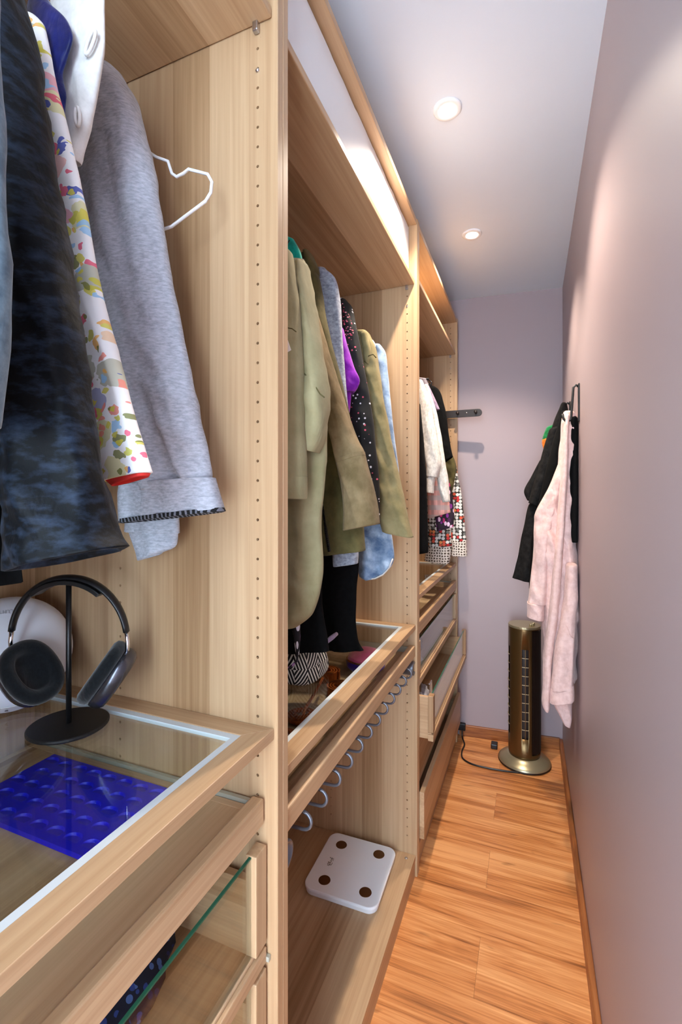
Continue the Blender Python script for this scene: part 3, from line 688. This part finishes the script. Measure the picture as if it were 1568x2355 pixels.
# --- far bay
t = garment('black_overcoat', 'black overcoat nearest the partition in the end wardrobe', 'coat', 1.80, zb=1.1)
body(t, 1.80, BLACKF, .17, 1.1, .03, 51, xc=-.33)
strip(t, 1.80, [(940,930,966,930),(940,1000,972,1000),(940,1100,980,1100),(940,1200,983,1200),(940,1275,984,1270)], BLACKF, .03, seed=52, name='sleeve')
t = garment('oatmeal_sweater', 'oatmeal knitted sweater with two long loose sleeves', 'sweater', 2.0, zb=1.25)
body(t, 2.0, CREAMK, .16, 1.4, .024, 53, xc=-.32)
strip(t, 1.985, [(955,885,972,876),(960,930,988,920),(964,980,999,980),(974,1040,1009,1040),(981,1075,1012,1070),(979,1095,1006,1098)], CREAMK, .03, seed=54, folds=.004)
strip(t, 1.985, [(978,1090,1001,1093),(980,1115,998,1116),(981,1132,997,1134)], CREAMK, .026, name='cuff', seed=54, folds=.002, round_top=.2)
strip(t, 2.06, [(975,890,985,888),(985,950,1003,945),(992,1000,1014,1000),(1000,1070,1024,1065),(1008,1120,1031,1110),(1018,1155,1034,1153)], CREAMK, .024, seed=55, folds=.004)
t = garment('plaid_shirt', 'coral and grey plaid shirt below the oatmeal sleeves', 'shirt', 2.118, zb=1.2)
body(t, 2.118, PLAID, .15, 1.4, .012, 56, xc=-.32)
strip(t, 2.118, [(975,1020,1010,1015),(980,1080,1020,1070),(982,1130,1028,1120),(984,1192,1036,1178)], PLAID, .02, seed=57, name='shirt_tail')
t = garment('lilac_tee', 'lilac tee with a straight short sleeve', 'shirt', 2.19, zb=1.5)
body(t, 2.19, LILAC, .14, 1.5, .012, 58, xc=-.32)
strip(t, 2.19, [(972,892,986,886),(978,915,997,910),(990,935,1006,930),(1000,944,1011,941)], LILAC, .012, seed=59, folds=.002)
t = garment('black_cardigan', 'black cardigan with a long smooth shoulder line', 'cardigan', 2.29, zb=1.3)
body(t, 2.29, BLACKF, .15, 1.35, .022, 60, xc=-.31)
strip(t, 2.29, [(975,885,992,886),(985,905,1010,898),(992,940,1022,935),(998,990,1030,985),(1002,1030,1036,1025),(1010,1070,1041,1050)], BLACKF, .026, seed=61)
t = garment('olive_scarf_top', 'small olive green top showing under the black cardigan', 'top', 2.37, zb=1.3)
body(t, 2.37, OLIVE, .14, 1.4, .012, 62, xc=-.32)
strip(t, 2.37, [(1010,1040,1036,1040),(1015,1065,1045,1058),(1020,1095,1048,1085),(1025,1125,1042,1120),(1030,1145,1036,1142)], OLIVE, .012, name='hem_point', seed=63, folds=.006)
t = garment('print_blouse', 'magenta and purple brushstroke print blouse', 'blouse', 2.235, zb=1.2)
body(t, 2.235, PURPRINT, .14, 1.4, .010, 64, xc=-.34)
strip(t, 2.235, [(1000,1090,1030,1090),(1000,1140,1038,1135),(1000,1180,1044,1180),(1005,1222,1042,1212)], PURPRINT, .014, name='hem', seed=65)
t = garment('pebble_dress', 'pebble dot print dress with a wide cream lace hem', 'dress', 2.48, zb=1.0)
body(t, 2.48, CIRC, .15, 1.4, .012, 66, xc=-.31)
strip(t, 2.50, [(1020,1050,1046,1060),(1025,1100,1053,1095),(1030,1150,1062,1145),(1035,1200,1068,1200),(1037,1246,1072,1243)], CIRC, .02, name='skirt_side', seed=67, folds=.004)
strip(t, 2.50, [(1037,1244,1072,1242),(1038,1262,1073,1260),(1038,1278,1074,1279)], LACE, .022, name='lace_hem', seed=67, folds=.003, round_top=.1)
strip(t, 2.40, [(970,1120,1030,1120),(978,1200,1036,1195),(980,1260,1038,1255)], CIRC, .03, name='skirt', seed=68, folds=.007)
strip(t, 2.40, [(978,1258,1038,1252),(978,1275,1037,1270),(977,1290,1034,1296)], LACE, .032, name='lace_hem', seed=68, folds=.006, round_top=.1)
# clip hanger with trousers
t = thing('clip_hanger', 'black clip hanger gripping grey lilac trousers', 'hanger', U(975, 870, Y=2.15))
M().tube([(-.40, 2.15, 1.915), U(986,872,Y=2.15)], .006, 10).build('hanger_bar', BLACK, t, smooth=True)
c = U(988, 880, Y=2.15); M().tube([(c[0], c[1]-.006, c[2]+.01), (c[0]+.012, c[1]-.012, c[2]-.004), (c[0]+.006, c[1]-.01, c[2]-.022)], .003, 8).build('clip', BLACK, t, smooth=True)
M().tube([(RX, 2.15, 1.912), (RX, 2.15, 2.056)]+[(RX+.0165*math.cos(math.radians(d)), 2.15, 2.0785+.0165*math.sin(math.radians(d))) for d in (-40,0,40,80,120,160)], .002, 8).build('hook', STEEL, t, smooth=True)
t = thing('grey_trousers', 'grey lilac trousers gripped by the clip hanger', 'trousers', U(975, 1000, Y=2.15))
strip(t, 2.15, [(950,868,982,871),(952,885,986,890),(955,905,988,906),(960,960,992,960),(960,1010,996,1010)], TRGREY, .008, name='trouser_leg', seed=70, folds=.002, round_top=.1)

# --- right-hand wall
def wall_hook(y, z, label, h):
    t = thing('coat_hook', label, 'coat hook', (XR, y, z-h))
    M().box(XR-.005, XR-.0003, y-.012, y+.012, z-h, z).build('back_plate', MATBLK, t, bevel=.0015)
    M().tube([(XR-.004,y,z-.01), (XR-.011,y,z-.004), (XR-.020,y,z-.012), (XR-.024,y,z-h*.55), (XR-.028,y,z-h+.008), (XR-.04,y,z-h-.002), (XR-.052,y,z-h+.012), (XR-.055,y,z-h+.03)], .0042, 8).build('hook_arm', MATBLK, t, smooth=True)
wall_hook(1.868, 1.772, 'tall black metal coat hook holding the pink bathrobe', .135)
wall_hook(2.27, 1.785, 'black metal coat hook holding the charcoal tee', .10)
t = thing('bathrobe', 'blush pink fleece bathrobe hanging from the wall hook', 'bathrobe', (.47, 1.95, .45))
strip(t, 1.95, [(1296,950,1324,956),(1290,975,1326,975),(1287,1020,1325,1020),(1280,1080,1323,1080),(1262,1130,1321,1130),(1240,1170,1321,1170),(1234,1230,1324,1230),(1240,1300,1328,1300),(1246,1400,1329,1400),(1250,1500,1328,1500),(1252,1560,1326,1560)], ROBE, .055, name='body', seed=80, folds=.017, n=84, cross=.3)
strip(t, 1.925, [(1286,1060,1308,1060),(1262,1120,1290,1120),(1232,1175,1280,1175),(1228,1205,1270,1205),(1226,1270,1262,1270),(1219,1340,1260,1340),(1214,1385,1256,1388)], ROBE, .040, seed=81, folds=.008, name='sleeve', n=72)
strip(t, 1.925, [(1212,1384,1252,1389),(1212,1402,1251,1408),(1211,1416,1250,1425)], ROBE, .043, name='cuff', seed=81, folds=.004, round_top=.2)
strip(t, 1.885, [(1298,960,1308,958),(1294,1010,1306,1010),(1288,1100,1304,1100),(1276,1250,1296,1250),(1262,1400,1284,1400),(1250,1500,1272,1500),(1247,1580,1266,1580),(1246,1615,1264,1622),(1252,1628,1262,1630)], ROBE, .030, name='front_border', seed=82, folds=.005, n=40)
strip(t, 1.875, [(1300,1300,1326,1300),(1296,1380,1328,1380),(1282,1450,1322,1450),(1272,1520,1320,1520),(1266,1585,1318,1578)], ROBE, .036, name='sleeve', seed=83, folds=.008, n=72)
strip(t, 1.875, [(1264,1580,1320,1572),(1263,1598,1321,1590),(1262,1612,1320,1608)], ROBE, .040, name='cuff', seed=83, folds=.004, round_top=.2)
strip(t, 1.93, [(1270,1560,1318,1560),(1272,1612,1316,1612),(1284,1640,1314,1650),(1292,1656,1310,1670)], ROBE, .028, name='hem', seed=84, folds=.006)
M().tube([U(1302,1690-250,Y=1.835), U(1308,1452,Y=1.832), U(1312,1463,Y=1.832), U(1318,1467,Y=1.835)], .0016, 6).build('pocket_seam', ROBE, t, smooth=True)
t = thing('charcoal_tee', 'charcoal tee shirt hanging from the far wall hook', 'shirt', (.45, 2.27, .9))
strip(t, 2.27, [(1288,932,1303,931),(1276,962,1306,955),(1262,1010,1308,1005),(1248,1060,1308,1060),(1240,1110,1306,1110),(1226,1150,1300,1150),(1214,1166,1296,1180),(1200,1230,1290,1230),(1188,1290,1284,1290),(1178,1328,1280,1350)], CHAR, .04, name='body', seed=85, folds=.007, n=72)
strip(t, 2.225, [(1262,990,1290,985),(1250,1030,1285,1030),(1238,1075,1275,1075),(1224,1120,1262,1120),(1215,1156,1240,1164)], CHAR, .035, seed=86, folds=.005)
strip(t, 2.31, [(1240,1060,1262,1060),(1222,1095,1250,1100),(1205,1128,1236,1140),(1212,1150,1226,1155)], CHAR, .018, name='sleeve', seed=87, folds=.004)
t = thing('black_tunic', 'long black tunic hanging between the tee and the bathrobe', 'top', (.47, 2.15, .9))
strip(t, 2.13, [(1290,950,1310,950),(1262,1050,1312,1050),(1240,1150,1312,1150),(1226,1210,1310,1210),(1218,1290,1300,1290),(1216,1352,1296,1362)], BLACKF, .045, name='body', seed=88, folds=.006)
t = thing('black_jacket', 'black jacket hanging flat against the wall behind the bathrobe', 'jacket', (.52, 1.85, 1.0))
cloth('body', [(Vector((XR-.030, 1.93, z)), Vector((XR-.0015, 1.93, z))) for z in (1.655, 1.60, 1.5, 1.4, 1.3, 1.2)], .040, BLACKF, t, .003, 89, p=3.2)
t = thing('green_scarf', 'green scarf with an orange edge peeking out behind the charcoal tee', 'scarf', U(1250, 1030, Y=2.36))
SG = fabric('green_knit', (14,92,46), (40,140,80), 60); SO = fabric('orange_knit', (200,96,20), (238,140,50), 60)
strip(t, 2.36, [(1256,984,1290,980),(1250,998,1290,998),(1246,1012,1290,1012)], SG, .02, name='green_part', seed=90, folds=.006)
strip(t, 2.36, [(1246,1012,1290,1012),(1246,1022,1290,1020),(1249,1032,1290,1030)], SO, .018, name='orange_part', seed=91, folds=.004)

# ------------------------------------------------------------------ things on shelves
# headphones on their stand
bx, by = -.322, .533; zg = .9870
t = thing('headphone_stand', 'black metal headphone stand with a round foot', 'stand', (bx, by, zg))
M().lathe([(.0001,0),(.058,0),(.060,.002),(.060,.005),(.058,.0065),(.0001,.007)], (bx,by,zg), 48).build('foot', MATBLK, t, smooth=False, bevel=.0005)
M().tube([(bx,by,zg+.006), (bx,by,1.222)], .0042, 12).build('pole', BLACK, t, smooth=True)
ya = math.radians(-2); A = Vector((cs*math.cos(ya)-sn*math.sin(ya), sn*math.cos(ya)+cs*math.sin(ya), 0)); Bv = Vector((-A.y, A.x, 0)); Z = Vector((0,0,1)); O = Vector((bx,by,0))
def hp(a, b, z): return O+A*a+Bv*b+Z*z
sad = M(); rings = []
for k in range(15):
    an = math.radians(50+80*k/14); r1, r2 = .083, .090; c = 1.137
    rings.append([hp(r*math.cos(an), b_, c+r*math.sin(an)) for r, b_ in ((r1,-.014),(r2,-.014),(r2,.014),(r1,.014))])
sad.loft(rings).build('saddle', BLACK, t, smooth=False, bevel=.001)
t = thing('headphones', 'black over-ear headphones resting on a metal stand', 'headphones', (bx, by, 1.02))
def arch(r, rad, a0, a1, n_, sy=1.0, c=1.128):
    return [hp(r*math.cos(math.radians(a0+(a1-a0)*k/n_)), 0, c+r*sy*math.sin(math.radians(a0+(a1-a0)*k/n_))) for k in range(n_+1)]
q = M(); rings = []
for k in range(33):
    an = math.radians(8+164*k/32); pts = []
    for j in range(10):
        bb_ = 2*math.pi*j/10; rr = .0965+.0045*math.cos(bb_)
        pts.append(hp(rr*math.cos(an), .011*math.sin(bb_)*(.55+.45*math.sin(an)), 1.128+1.06*rr*math.sin(an)))
    rings.append(pts)
q.loft(rings).build('headband', BLACK, t, smooth=True)
for s in (1, -1):
    M().tube([hp(s*.0955,0,1.142), hp(s*.0975,0,1.125), hp(s*.0965,0,1.100)], .0034, 12).build('slider_arm', CHROME, t, smooth=True)
    tilt = math.radians(36); Lx = A*(-s*math.sin(tilt))+Z*(-math.cos(tilt)); Nn = A*(-s*math.cos(tilt))+Z*math.sin(tilt)
    tw = math.radians(24 if s < 0 else 14)
    Nn2 = Nn*math.cos(tw)-Bv*math.sin(tw); Sx = Bv*math.cos(tw)+Nn*math.sin(tw)
    cc = hp(s*.0655, 0, 1.072)
    def oval(a_, b_, off, n_=36):
        return [cc+Nn2*off+Lx*(1.17*a_*math.copysign(abs(math.cos(q_))**.85, math.cos(q_)))+Sx*(1.12*b_*math.copysign(abs(math.sin(q_))**.85, math.sin(q_))) for q_ in [2*math.pi*i/n_ for i in range(n_)]]
    M().loft([oval(.030,.022,-.0235), oval(.037,.029,-.022), oval(.0425,.0345,-.016), oval(.044,.036,-.008), oval(.0435,.0355,-.001), oval(.040,.032,.001)]).build('ear_cup', HPBLK, t, smooth=True)
    M().loft([oval(.041,.033,.0005), oval(.0455,.0375,.004), oval(.0465,.0385,.011), oval(.0445,.0365,.018), oval(.039,.031,.0215), oval(.032,.024,.020), oval(.028,.019,.012), oval(.024,.016,.006)], True, True).build('ear_cushion', CUSH, t, smooth=True)

# wake-up light
lc = Vector((-.487, .546, 1.084)); ax = (Vector((CX, 0, 1.50))-lc).normalized(); ax = (ax+Vector((.18,-.02,0))).normalized()
t = thing('wake_up_light', 'white domed wake-up lamp with a grey fabric base', 'lamp', (lc.x, lc.y, .987))
prof = [(.098, 0), (.0965,.012), (.092,.026), (.083,.040), (.068,.051), (.048,.059), (.024,.063), (.0001,.0645)]
M().lathe(prof, lc, 56, ax).build('dome', LAMPW, t, smooth=True)
M().lathe([(.0001,-.045), (.072,-.045), (.086,-.038), (.095,-.022), (.0985,-.004), (.0985,.0005), (.096,.0005)], lc, 56, ax).build('fabric_base', GREYFAB, t, smooth=True)
upv = (Z-ax*Z.dot(ax)).normalized(); rgt = upv.cross(ax)
q = M(); r1 = []; r2 = []
rr = []
for k in range(13):
    an = math.radians(-122+64*k/12)
    d = rgt*math.cos(an)+upv*math.sin(an)
    rr.append([lc+d*.0915+ax*.0292, lc+d*.0995+ax*.003, lc+d*.1005+ax*.0035, lc+d*.0925+ax*.0302])
q.loft(rr).build('button_strip', WHITE, t, smooth=False)
fc = bpy.data.curves.new('lamp_lettering', 'FONT'); fc.body = 'lumie'; fc.size = .017; fc.extrude = .0002; fc.align_x = 'CENTER'
fo = bpy.data.objects.new('lettering', fc); C.objects.link(fo); fo.parent = t
from mathutils import Matrix
def place_text(fo, p, right, up, org):
    nrm = right.cross(up); m = Matrix((right, up, nrm)).transposed().to_4x4(); m.translation = p-org; fo.matrix_local = m
dd = (upv*.062-rgt*.004); hh = .0535
n0 = (ax*1+upv*.75).normalized(); up2 = (upv-n0*upv.dot(n0)).normalized()
place_text(fo, lc+dd+ax*(hh+.0022), up2.cross(n0), up2, ORI[t.name]); fc.materials.append(plain('pale_print', srgb(186,190,200), .5))
bpy.context.view_layer.update(); me_ = bpy.data.meshes.new_from_object(fo.evaluated_get(bpy.context.evaluated_depsgraph_get()))
fm = bpy.data.objects.new('printed_lettering', me_); C.objects.link(fm); fm.parent = t; fm.matrix_local = fo.matrix_local.copy(); bpy.data.objects.remove(fo)
an = math.radians(-96); d = rgt*math.cos(an)+upv*math.sin(an); pp = lc+d*.0968+ax*.0182; tt = Vector((0,0,0))
tan = (rgt*-math.sin(an)+upv*math.cos(an)); out = (d*.9+ax*.28).normalized(); pp = pp+out*.0006
M().tube([pp+tan*.003+ax*.003, pp-tan*.001, pp+tan*.003-ax*.003], .0005, 5).build('button_arrow', BLACK, t)

# blue egg-cup mat in the pull-out tray
MX0, MX1, MY0, MY1 = -.4645, -.182, .452, .612
t = M()
def mat_fn(u, v):
    x = MX0+(MX1-MX0)*u; y = MY0+(MY1-MY0)*v; z = .8725
    for j in range(5):
        cy_ = MY0+.018+.031*j
        if abs(y-cy_) > .014: continue
        for i in range(8):
            cx_ = MX0+.016+.036*i+(.018 if j % 2 else 0)
            if cx_ > MX1-.014: continue
            dx = (x-cx_)/.0145; dy = (y-cy_)/.0115; r = dx*dx+dy*dy
            if r < 1: z -= .0045*min(1, (1-r)*5)*min(1, max(0, .35+.75*dy))
    return (x, y, z)
t.grid(mat_fn, 282, 160)
t.box(MX0, MX1, MY0, MY1, .8648, .867)
t.add([(MX0,MY0,.867),(MX1,MY0,.867),(MX1,MY1,.867),(MX0,MY1,.867),(MX0,MY0,.8725),(MX1,MY0,.8725),(MX1,MY1,.8725),(MX0,MY1,.8725)], [(0,1,5,4),(1,2,6,5),(2,3,7,6),(3,0,4,7)])
t.build('silicone_mat', BLUE, smooth=False, label='bright blue silicone mat with half-moon pockets in the pull-out tray', cat='mat')

# navy paisley cloth in the upper glass drawer
def lump(name, c, r, mat, seed, amp=.25, **k):
    q = M(); n1, n2 = 28, 18; rings = []
    for j in range(n2+1):
        ph = -math.pi/2+math.pi*j/n2; ring = []
        for i in range(n1):
            a = 2*math.pi*i/n1; d = Vector((math.cos(ph)*math.cos(a), math.cos(ph)*math.sin(a), math.sin(ph)))
            s = 1+amp*noise.noise(d*2.2+Vector((seed,0,0)))+amp*.45*noise.noise(d*5+Vector((0,seed,0)))
            pt = Vector((c[0]+d.x*r[0]*s, c[1]+d.y*r[1]*s, c[2]+max(-.92*r[2], d.z*r[2]*s)))
            ring.append(pt)
        rings.append(ring)
    q.loft(rings); return q.build(name, mat, smooth=True, **k)
lump('folded_cloth', (-.175, .45, .636+.040), (.075,.130,.043), PAISLEY, 3, .22, label='crumpled navy paisley cloth behind the glass drawer front', cat='cloth')
lump('grey_cloth', (-.1, 1.80, .686+.05), (.07,.07,.05), CREAMK, 5, .35, label='crumpled beige cloth in the upper glass drawer', cat='cloth')
lump('black_cloth', (-.12, 1.96, .686+.055), (.07,.07,.055), BLACKF, 6, .3, label='black cloth bundle in the upper glass drawer', cat='cloth')
lump('pale_cloth', (-.05, 1.77, .4945+.062), (.07,.045,.064), fabric('pale_grey_cotton', (150,146,148), (206,202,204), 40), 9, .35, label='pale grey cloth in the pulled-out drawer', cat='cloth')
M().box(-.02, .016, 1.80, 1.845, .4935, .640).build('foil_box', CHROME, bevel=.002, label='shiny silver box standing in the pulled-out drawer', cat='box')

# bathroom scale
def rrect(cx, cy, hx, hy, r, n=8, rot=0):
    pts = []
    for sx, sy, a0 in ((1,1,0),(-1,1,90),(-1,-1,180),(1,-1,270)):
        for k in range(n+1):
            a = math.radians(a0+90*k/n); px, py = sx*(hx-r)+r*math.cos(a), sy*(hy-r)+r*math.sin(a)
            pts.append((cx+px*math.cos(rot)-py*math.sin(rot), cy+px*math.sin(rot)+py*math.cos(rot)))
    return pts
sc_c = (-.189, 1.485); t = thing('bathroom_scale', 'white glass bathroom scale with four metal discs', 'scale', (*sc_c, .0772))
M().prism(rrect(*sc_c, .122, .130, .030, rot=.02), .0775, .091).build('scale_body', WHITE, t, bevel=.002)
M().prism(rrect(*sc_c, .126, .134, .034, rot=.02), .091, .101).build('glass_plate', SCALEG, t, bevel=.0025)
for u, v in ((785,1943), (871,1965), (840,2052), (746,2024)):
    c = U(u, v, Z=.101); M().lathe([(.0001,.0008),(.0195,.0008),(.020,0)], c, 40, cap=False).build('electrode_disc', METD, t)
INK = plain('black_print', srgb(12,12,12), .5)
q = M()
for st in ([(500,980),(530,1080),(700,1080),(740,1030),(720,1140),(600,1200),(480,1150)], [(740,1150),(830,1150),(900,1070),(930,950)], [(560,900),(610,830),(660,880),(600,970),(540,1000)], [(600,980),(700,950),(820,960)], [(720,890),(770,870),(750,930),(690,940)], [(850,880),(840,790),(740,740)], [(840,790),(920,750)], [(820,640),(880,700),(930,640),(880,560),(820,600)], [(960,600),(1090,605)], [(880,560),(820,480),(740,490),(780,440)], [(940,480),(970,540),(920,600)], [(1000,780),(1040,710)]):
    pts = [U(740+a*40/1568, 1960+b*40/1568, Z=.1013) for a, b in st]; q.tube(pts, .0007, 5)
q.build('printed_logo', INK, t, label='black handwritten-style logo')

# things on and under the glass shelf of the middle bay
ZS = .9032
def pouch():
    c = Vector((-.16, 1.06, ZS)); t = thing('zigzag_pouch', 'black and white zigzag pouch on the glass shelf', 'pouch', c)
    q = M(); rings = []
    for j in range(13):
        f = j/12; z = ZS+.001+.075*f; s = (1-(2*f-1)**4*.35)*(1-.25*f)
        rings.append([Vector((c.x+.060*s*math.copysign(abs(math.cos(a))**.7, math.cos(a)), c.y+.085*s*math.copysign(abs(math.sin(a))**.7, math.sin(a)), z+.004*math.sin(3*a)*f)) for a in [2*math.pi*i/32 for i in range(32)]])
    q.loft(rings).build('pouch_body', ZIG, t, smooth=True)
    M().tube([(c.x+.03,c.y+.06,ZS+.07), (c.x+.045,c.y+.075,ZS+.085), (c.x+.05,c.y+.10,ZS+.09)], [.004,.007,.005], 8).build('zip_pull', LILAC, t, smooth=True)
pouch()
c = Vector((-.118, 1.425, .8064)); t = thing('satin_pouch', 'round pink and violet satin pouch under the glass shelf', 'pouch', c)
M().lathe([(.0001,.001),(.05,.001),(.062,.012),(.064,.026),(.058,.036)], c, 40).build('violet_base', PURPF, t, smooth=True)
q = M(); M().lathe([(.060,.034),(.056,.046),(.042,.060),(.020,.068),(.0001,.070)], c, 40).build('pink_top', PINKF, t, smooth=True)
M().tube([(c.x+.061*math.cos(a), c.y+.061*math.sin(a), c.z+.035) for a in [2*math.pi*i/40 for i in range(40)]], .003, 6, closed=True).build('trim_cord', LEATHER, t, smooth=True)
# divided clear tray and belts on the board under the glass
ZB = .8062
t = thing('divider_tray', 'clear acrylic divider tray holding coiled belts', 'organizer', (-.22, 1.10, ZB))
for x in (-.33, -.252, -.06): M().box(x, x+.003, .80, 1.345, ZB, ZB+.045).build('divider', CLEARPL, t)
for y in (.80, .878, .980, 1.090, 1.342): M().box(-.33, -.06, y, y+.003, ZB, ZB+.045).build('divider', CLEARPL, t)
M().box(-.335, -.055, .795, 1.348, ZB, ZB+.0015).build('tray_base', OYX, t)
def coil(name, cx, cy, r, h, mat, label, turns=3.2, wdt=.028, rough=False):
    q = M(); n = 90; rings = []; z0 = ZB+.0022
    for k in range(n+1):
        f = k/n; a = 2*math.pi*turns*f; rr = r*(1-.62*f); d = Vector((math.cos(a), math.sin(a), 0)); c = Vector((cx, cy, z0))+d*rr
        tkn = .0022 if not rough else .005
        if rough: rings.append([c+d*(tkn*math.cos(b))+Z*(.006+.006*math.sin(b)+.010*f) for b in [2*math.pi*i/8 for i in range(8)]])
        else: rings.append([c-d*tkn, c+d*tkn, c+d*tkn+Z*wdt, c-d*tkn+Z*wdt])
    q.loft(rings); return q.build(name, mat, smooth=rough, label=label, cat='belt')
coil('braided_belt', -.150, .925, .040, .03, SUEDE, 'rust braided belt coiled nearest the partition', 3.0, rough=True)
coil('braided_belt', -.150, 1.035, .042, .03, SUEDE, 'rust braided belt coiled beside the leather strap', 3.2, rough=True)
coil('leather_belt', -.118, 1.205, .040, .03, LEATHER, 'tan leather belt rolled upright in the divider tray')
coil('leather_belt', -.200, 1.296, .040, .03, LEATHER, 'tan leather belt rolled in the far corner of the tray')
q = M(); pts = [U(742,1560,Z=ZB+.052), U(720,1600,Z=ZB+.050), U(700,1632,Z=ZB+.048), U(696,1650,Z=ZB+.047)]
q.tube(pts, .004, 8).build('leather_strap', LEATHER, smooth=True, label='thin tan leather strap lying across the divider tray', cat='strap')

# hair pin on the far glass shelf
p0 = U(992, 1296, Z=1.003); p1 = U(1042, 1291, Z=1.003)
M().tube([(p0[0], p0[1], 1.0052), ((p0[0]+p1[0])/2, (p0[1]+p1[1])/2+.004, 1.0062), (p1[0], p1[1], 1.0052)], .0018, 6).build('hair_pin', CHROME, label='silver hair pin lying on the far glass shelf', cat='hair pin')

# ------------------------------------------------------------------ tower fan
fc_ = (.348, 2.585); t = thing('tower_fan', 'bronze tower fan with vertical vents and a round base', 'fan', (*fc_, 0))
M().lathe([(.0001,0),(.122,0),(.127,.006),(.126,.014),(.118,.022),(.100,.032),(.086,.040),(.082,.044),(.0001,.044)], (*fc_,.0005), 64).build('base', CHAMP, t, smooth=True)
M().lathe([(.1235,.001),(.1285,.004),(.1285,.008),(.1245,.012)], (*fc_,.0005), 64, cap=False).build('base_rim', DARKGR, t, smooth=True)
va = -86
OPEN = [(va-12, va+12, .150, .600), (va-102, va-66, .150, .600), (va+24, va+112, .070, .695)]
def opened(am, zm): return any(z0 < zm < z1 and any(a0 < am+k < a1 for k in (-360, 0, 360)) for a0, a1, z0, z1 in OPEN)
th_l = sorted(set([k*5 for k in range(72)]+[int(x) % 360 for o_ in OPEN for x in o_[:2]])); zl = [.040, .060, .070, .150, .600, .695, .703]; nT = len(th_l); q = M()
for z in zl:
    for a in th_l: rr_ = .075 if z == .040 else .0775 if z == .703 else .078; q.v.append((fc_[0]+rr_*math.cos(math.radians(a)), fc_[1]+rr_*math.sin(math.radians(a)), z))
for j in range(len(zl)-1):
    for i in range(nT):
        i2 = (i+1) % nT; am = (th_l[i]+(th_l[i2] if i2 else 360))/2
        if not opened(am, (zl[j]+zl[j+1])/2): q.f.append((j*nT+i, j*nT+i2, (j+1)*nT+i2, (j+1)*nT+i))
tb = q.build('tower_body', BRONZE, t, smooth=True); so = tb.modifiers.new('wall', 'SOLIDIFY'); so.thickness = .002; so.offset = -1
M().lathe([(.0001,.045),(.060,.045),(.060,.698),(.0001,.698)], (*fc_,0), 40, cap=False).build('blower_drum', DARKGR, t, smooth=False)
q = M(); n = 48; top = [(fc_[0]+.0785*math.cos(2*math.pi*i/n), fc_[1]+.0785*math.sin(2*math.pi*i/n)) for i in range(n)]
q.add([(x, y, .700) for x, y in top]+[(x, y, .712) for x, y in top], [tuple(range(n,2*n)), tuple(range(n-1,-1,-1))]+[(i,(i+1)%n,n+(i+1)%n,n+i) for i in range(n)]).build('top_cap', CHAMP, t, bevel=.002)
def curved(a0, a1, z0, z1, r, mat, name, par, n=8):
    q = M(); rr = []
    for k in range(n+1):
        a = math.radians(a0+(a1-a0)*k/n); c, s = math.cos(a), math.sin(a)
        rr.append([(fc_[0]+(r-.003)*c, fc_[1]+(r-.003)*s, z0), (fc_[0]+r*c, fc_[1]+r*s, z0), (fc_[0]+r*c, fc_[1]+r*s, z1), (fc_[0]+(r-.003)*c, fc_[1]+(r-.003)*s, z1)])
    return q.loft(rr).build(name, mat, par)
for a0, a1 in ((va-12, va+12), (va-102, va-66)):
    v_ = curved(a0, a1, .150, .600, .066, DARKGR, 'vent', t)
    for k in range(9): curved(a0+.5, a1-.5, .196+k*.045, .1985+k*.045, .0800, SLATM, 'slat', v_)
    if a0 == va-12: curved((a0+a1)/2-1, (a0+a1)/2+1, .150, .600, .0802, BRONZE, 'mullion', v_, 2)
for k in range(16):
    a = va+26+k*5.2; curved(a, a+2.2, .075, .690, .0795, DARKGR, 'intake_rib', t, 2)
curved(va+24, va+112, .070, .695, .070, DARKGR, 'intake_panel', t, 20)
for k in range(4):
    a = math.radians(-50+k*14); x, y = fc_[0]+.046*math.cos(a), fc_[1]+.046*math.sin(a)
    M().lathe([(.0055,0),(.0055,.010),(.004,.0125),(.0001,.013)], (x,y,.712), 14).build('push_button', CHAMP, t, smooth=True)
cab = [(.020,2.70,.05),(.022,2.69,.012)]+[U(u,v,Z=.005) for u, v in ((1068,1712),(1062,1728),(1064,1744),(1085,1757),(1120,1766),(1160,1773),(1195,1777))]
def smooth(pts, per=6):
    P = [tuple(p) for p in pts]; out = []
    for i in range(len(P)-1):
        p = [P[max(i-1,0)], P[i], P[i+1], P[min(i+2,len(P)-1)]]
        for k in range(per):
            s = k/per; out.append(tuple(.5*(2*p[1][j]+(p[2][j]-p[0][j])*s+(2*p[0][j]-5*p[1][j]+4*p[2][j]-p[3][j])*s*s+(3*p[1][j]-p[0][j]-3*p[2][j]+p[3][j])*s**3) for j in range(3)))
    return out+[P[-1]]
M().tube(smooth(cab), .0042, 8).build('power_cable', BLACK, t, smooth=True, label='black power cable')
M().box(-.02, .035, 2.715, 2.739, .035, .075).build('power_plug', BLACK, t, bevel=.004)
M().box(.178, .212, 2.645, 2.69, .0005, .026).build('cable_clip', BLACK, t, bevel=.004)
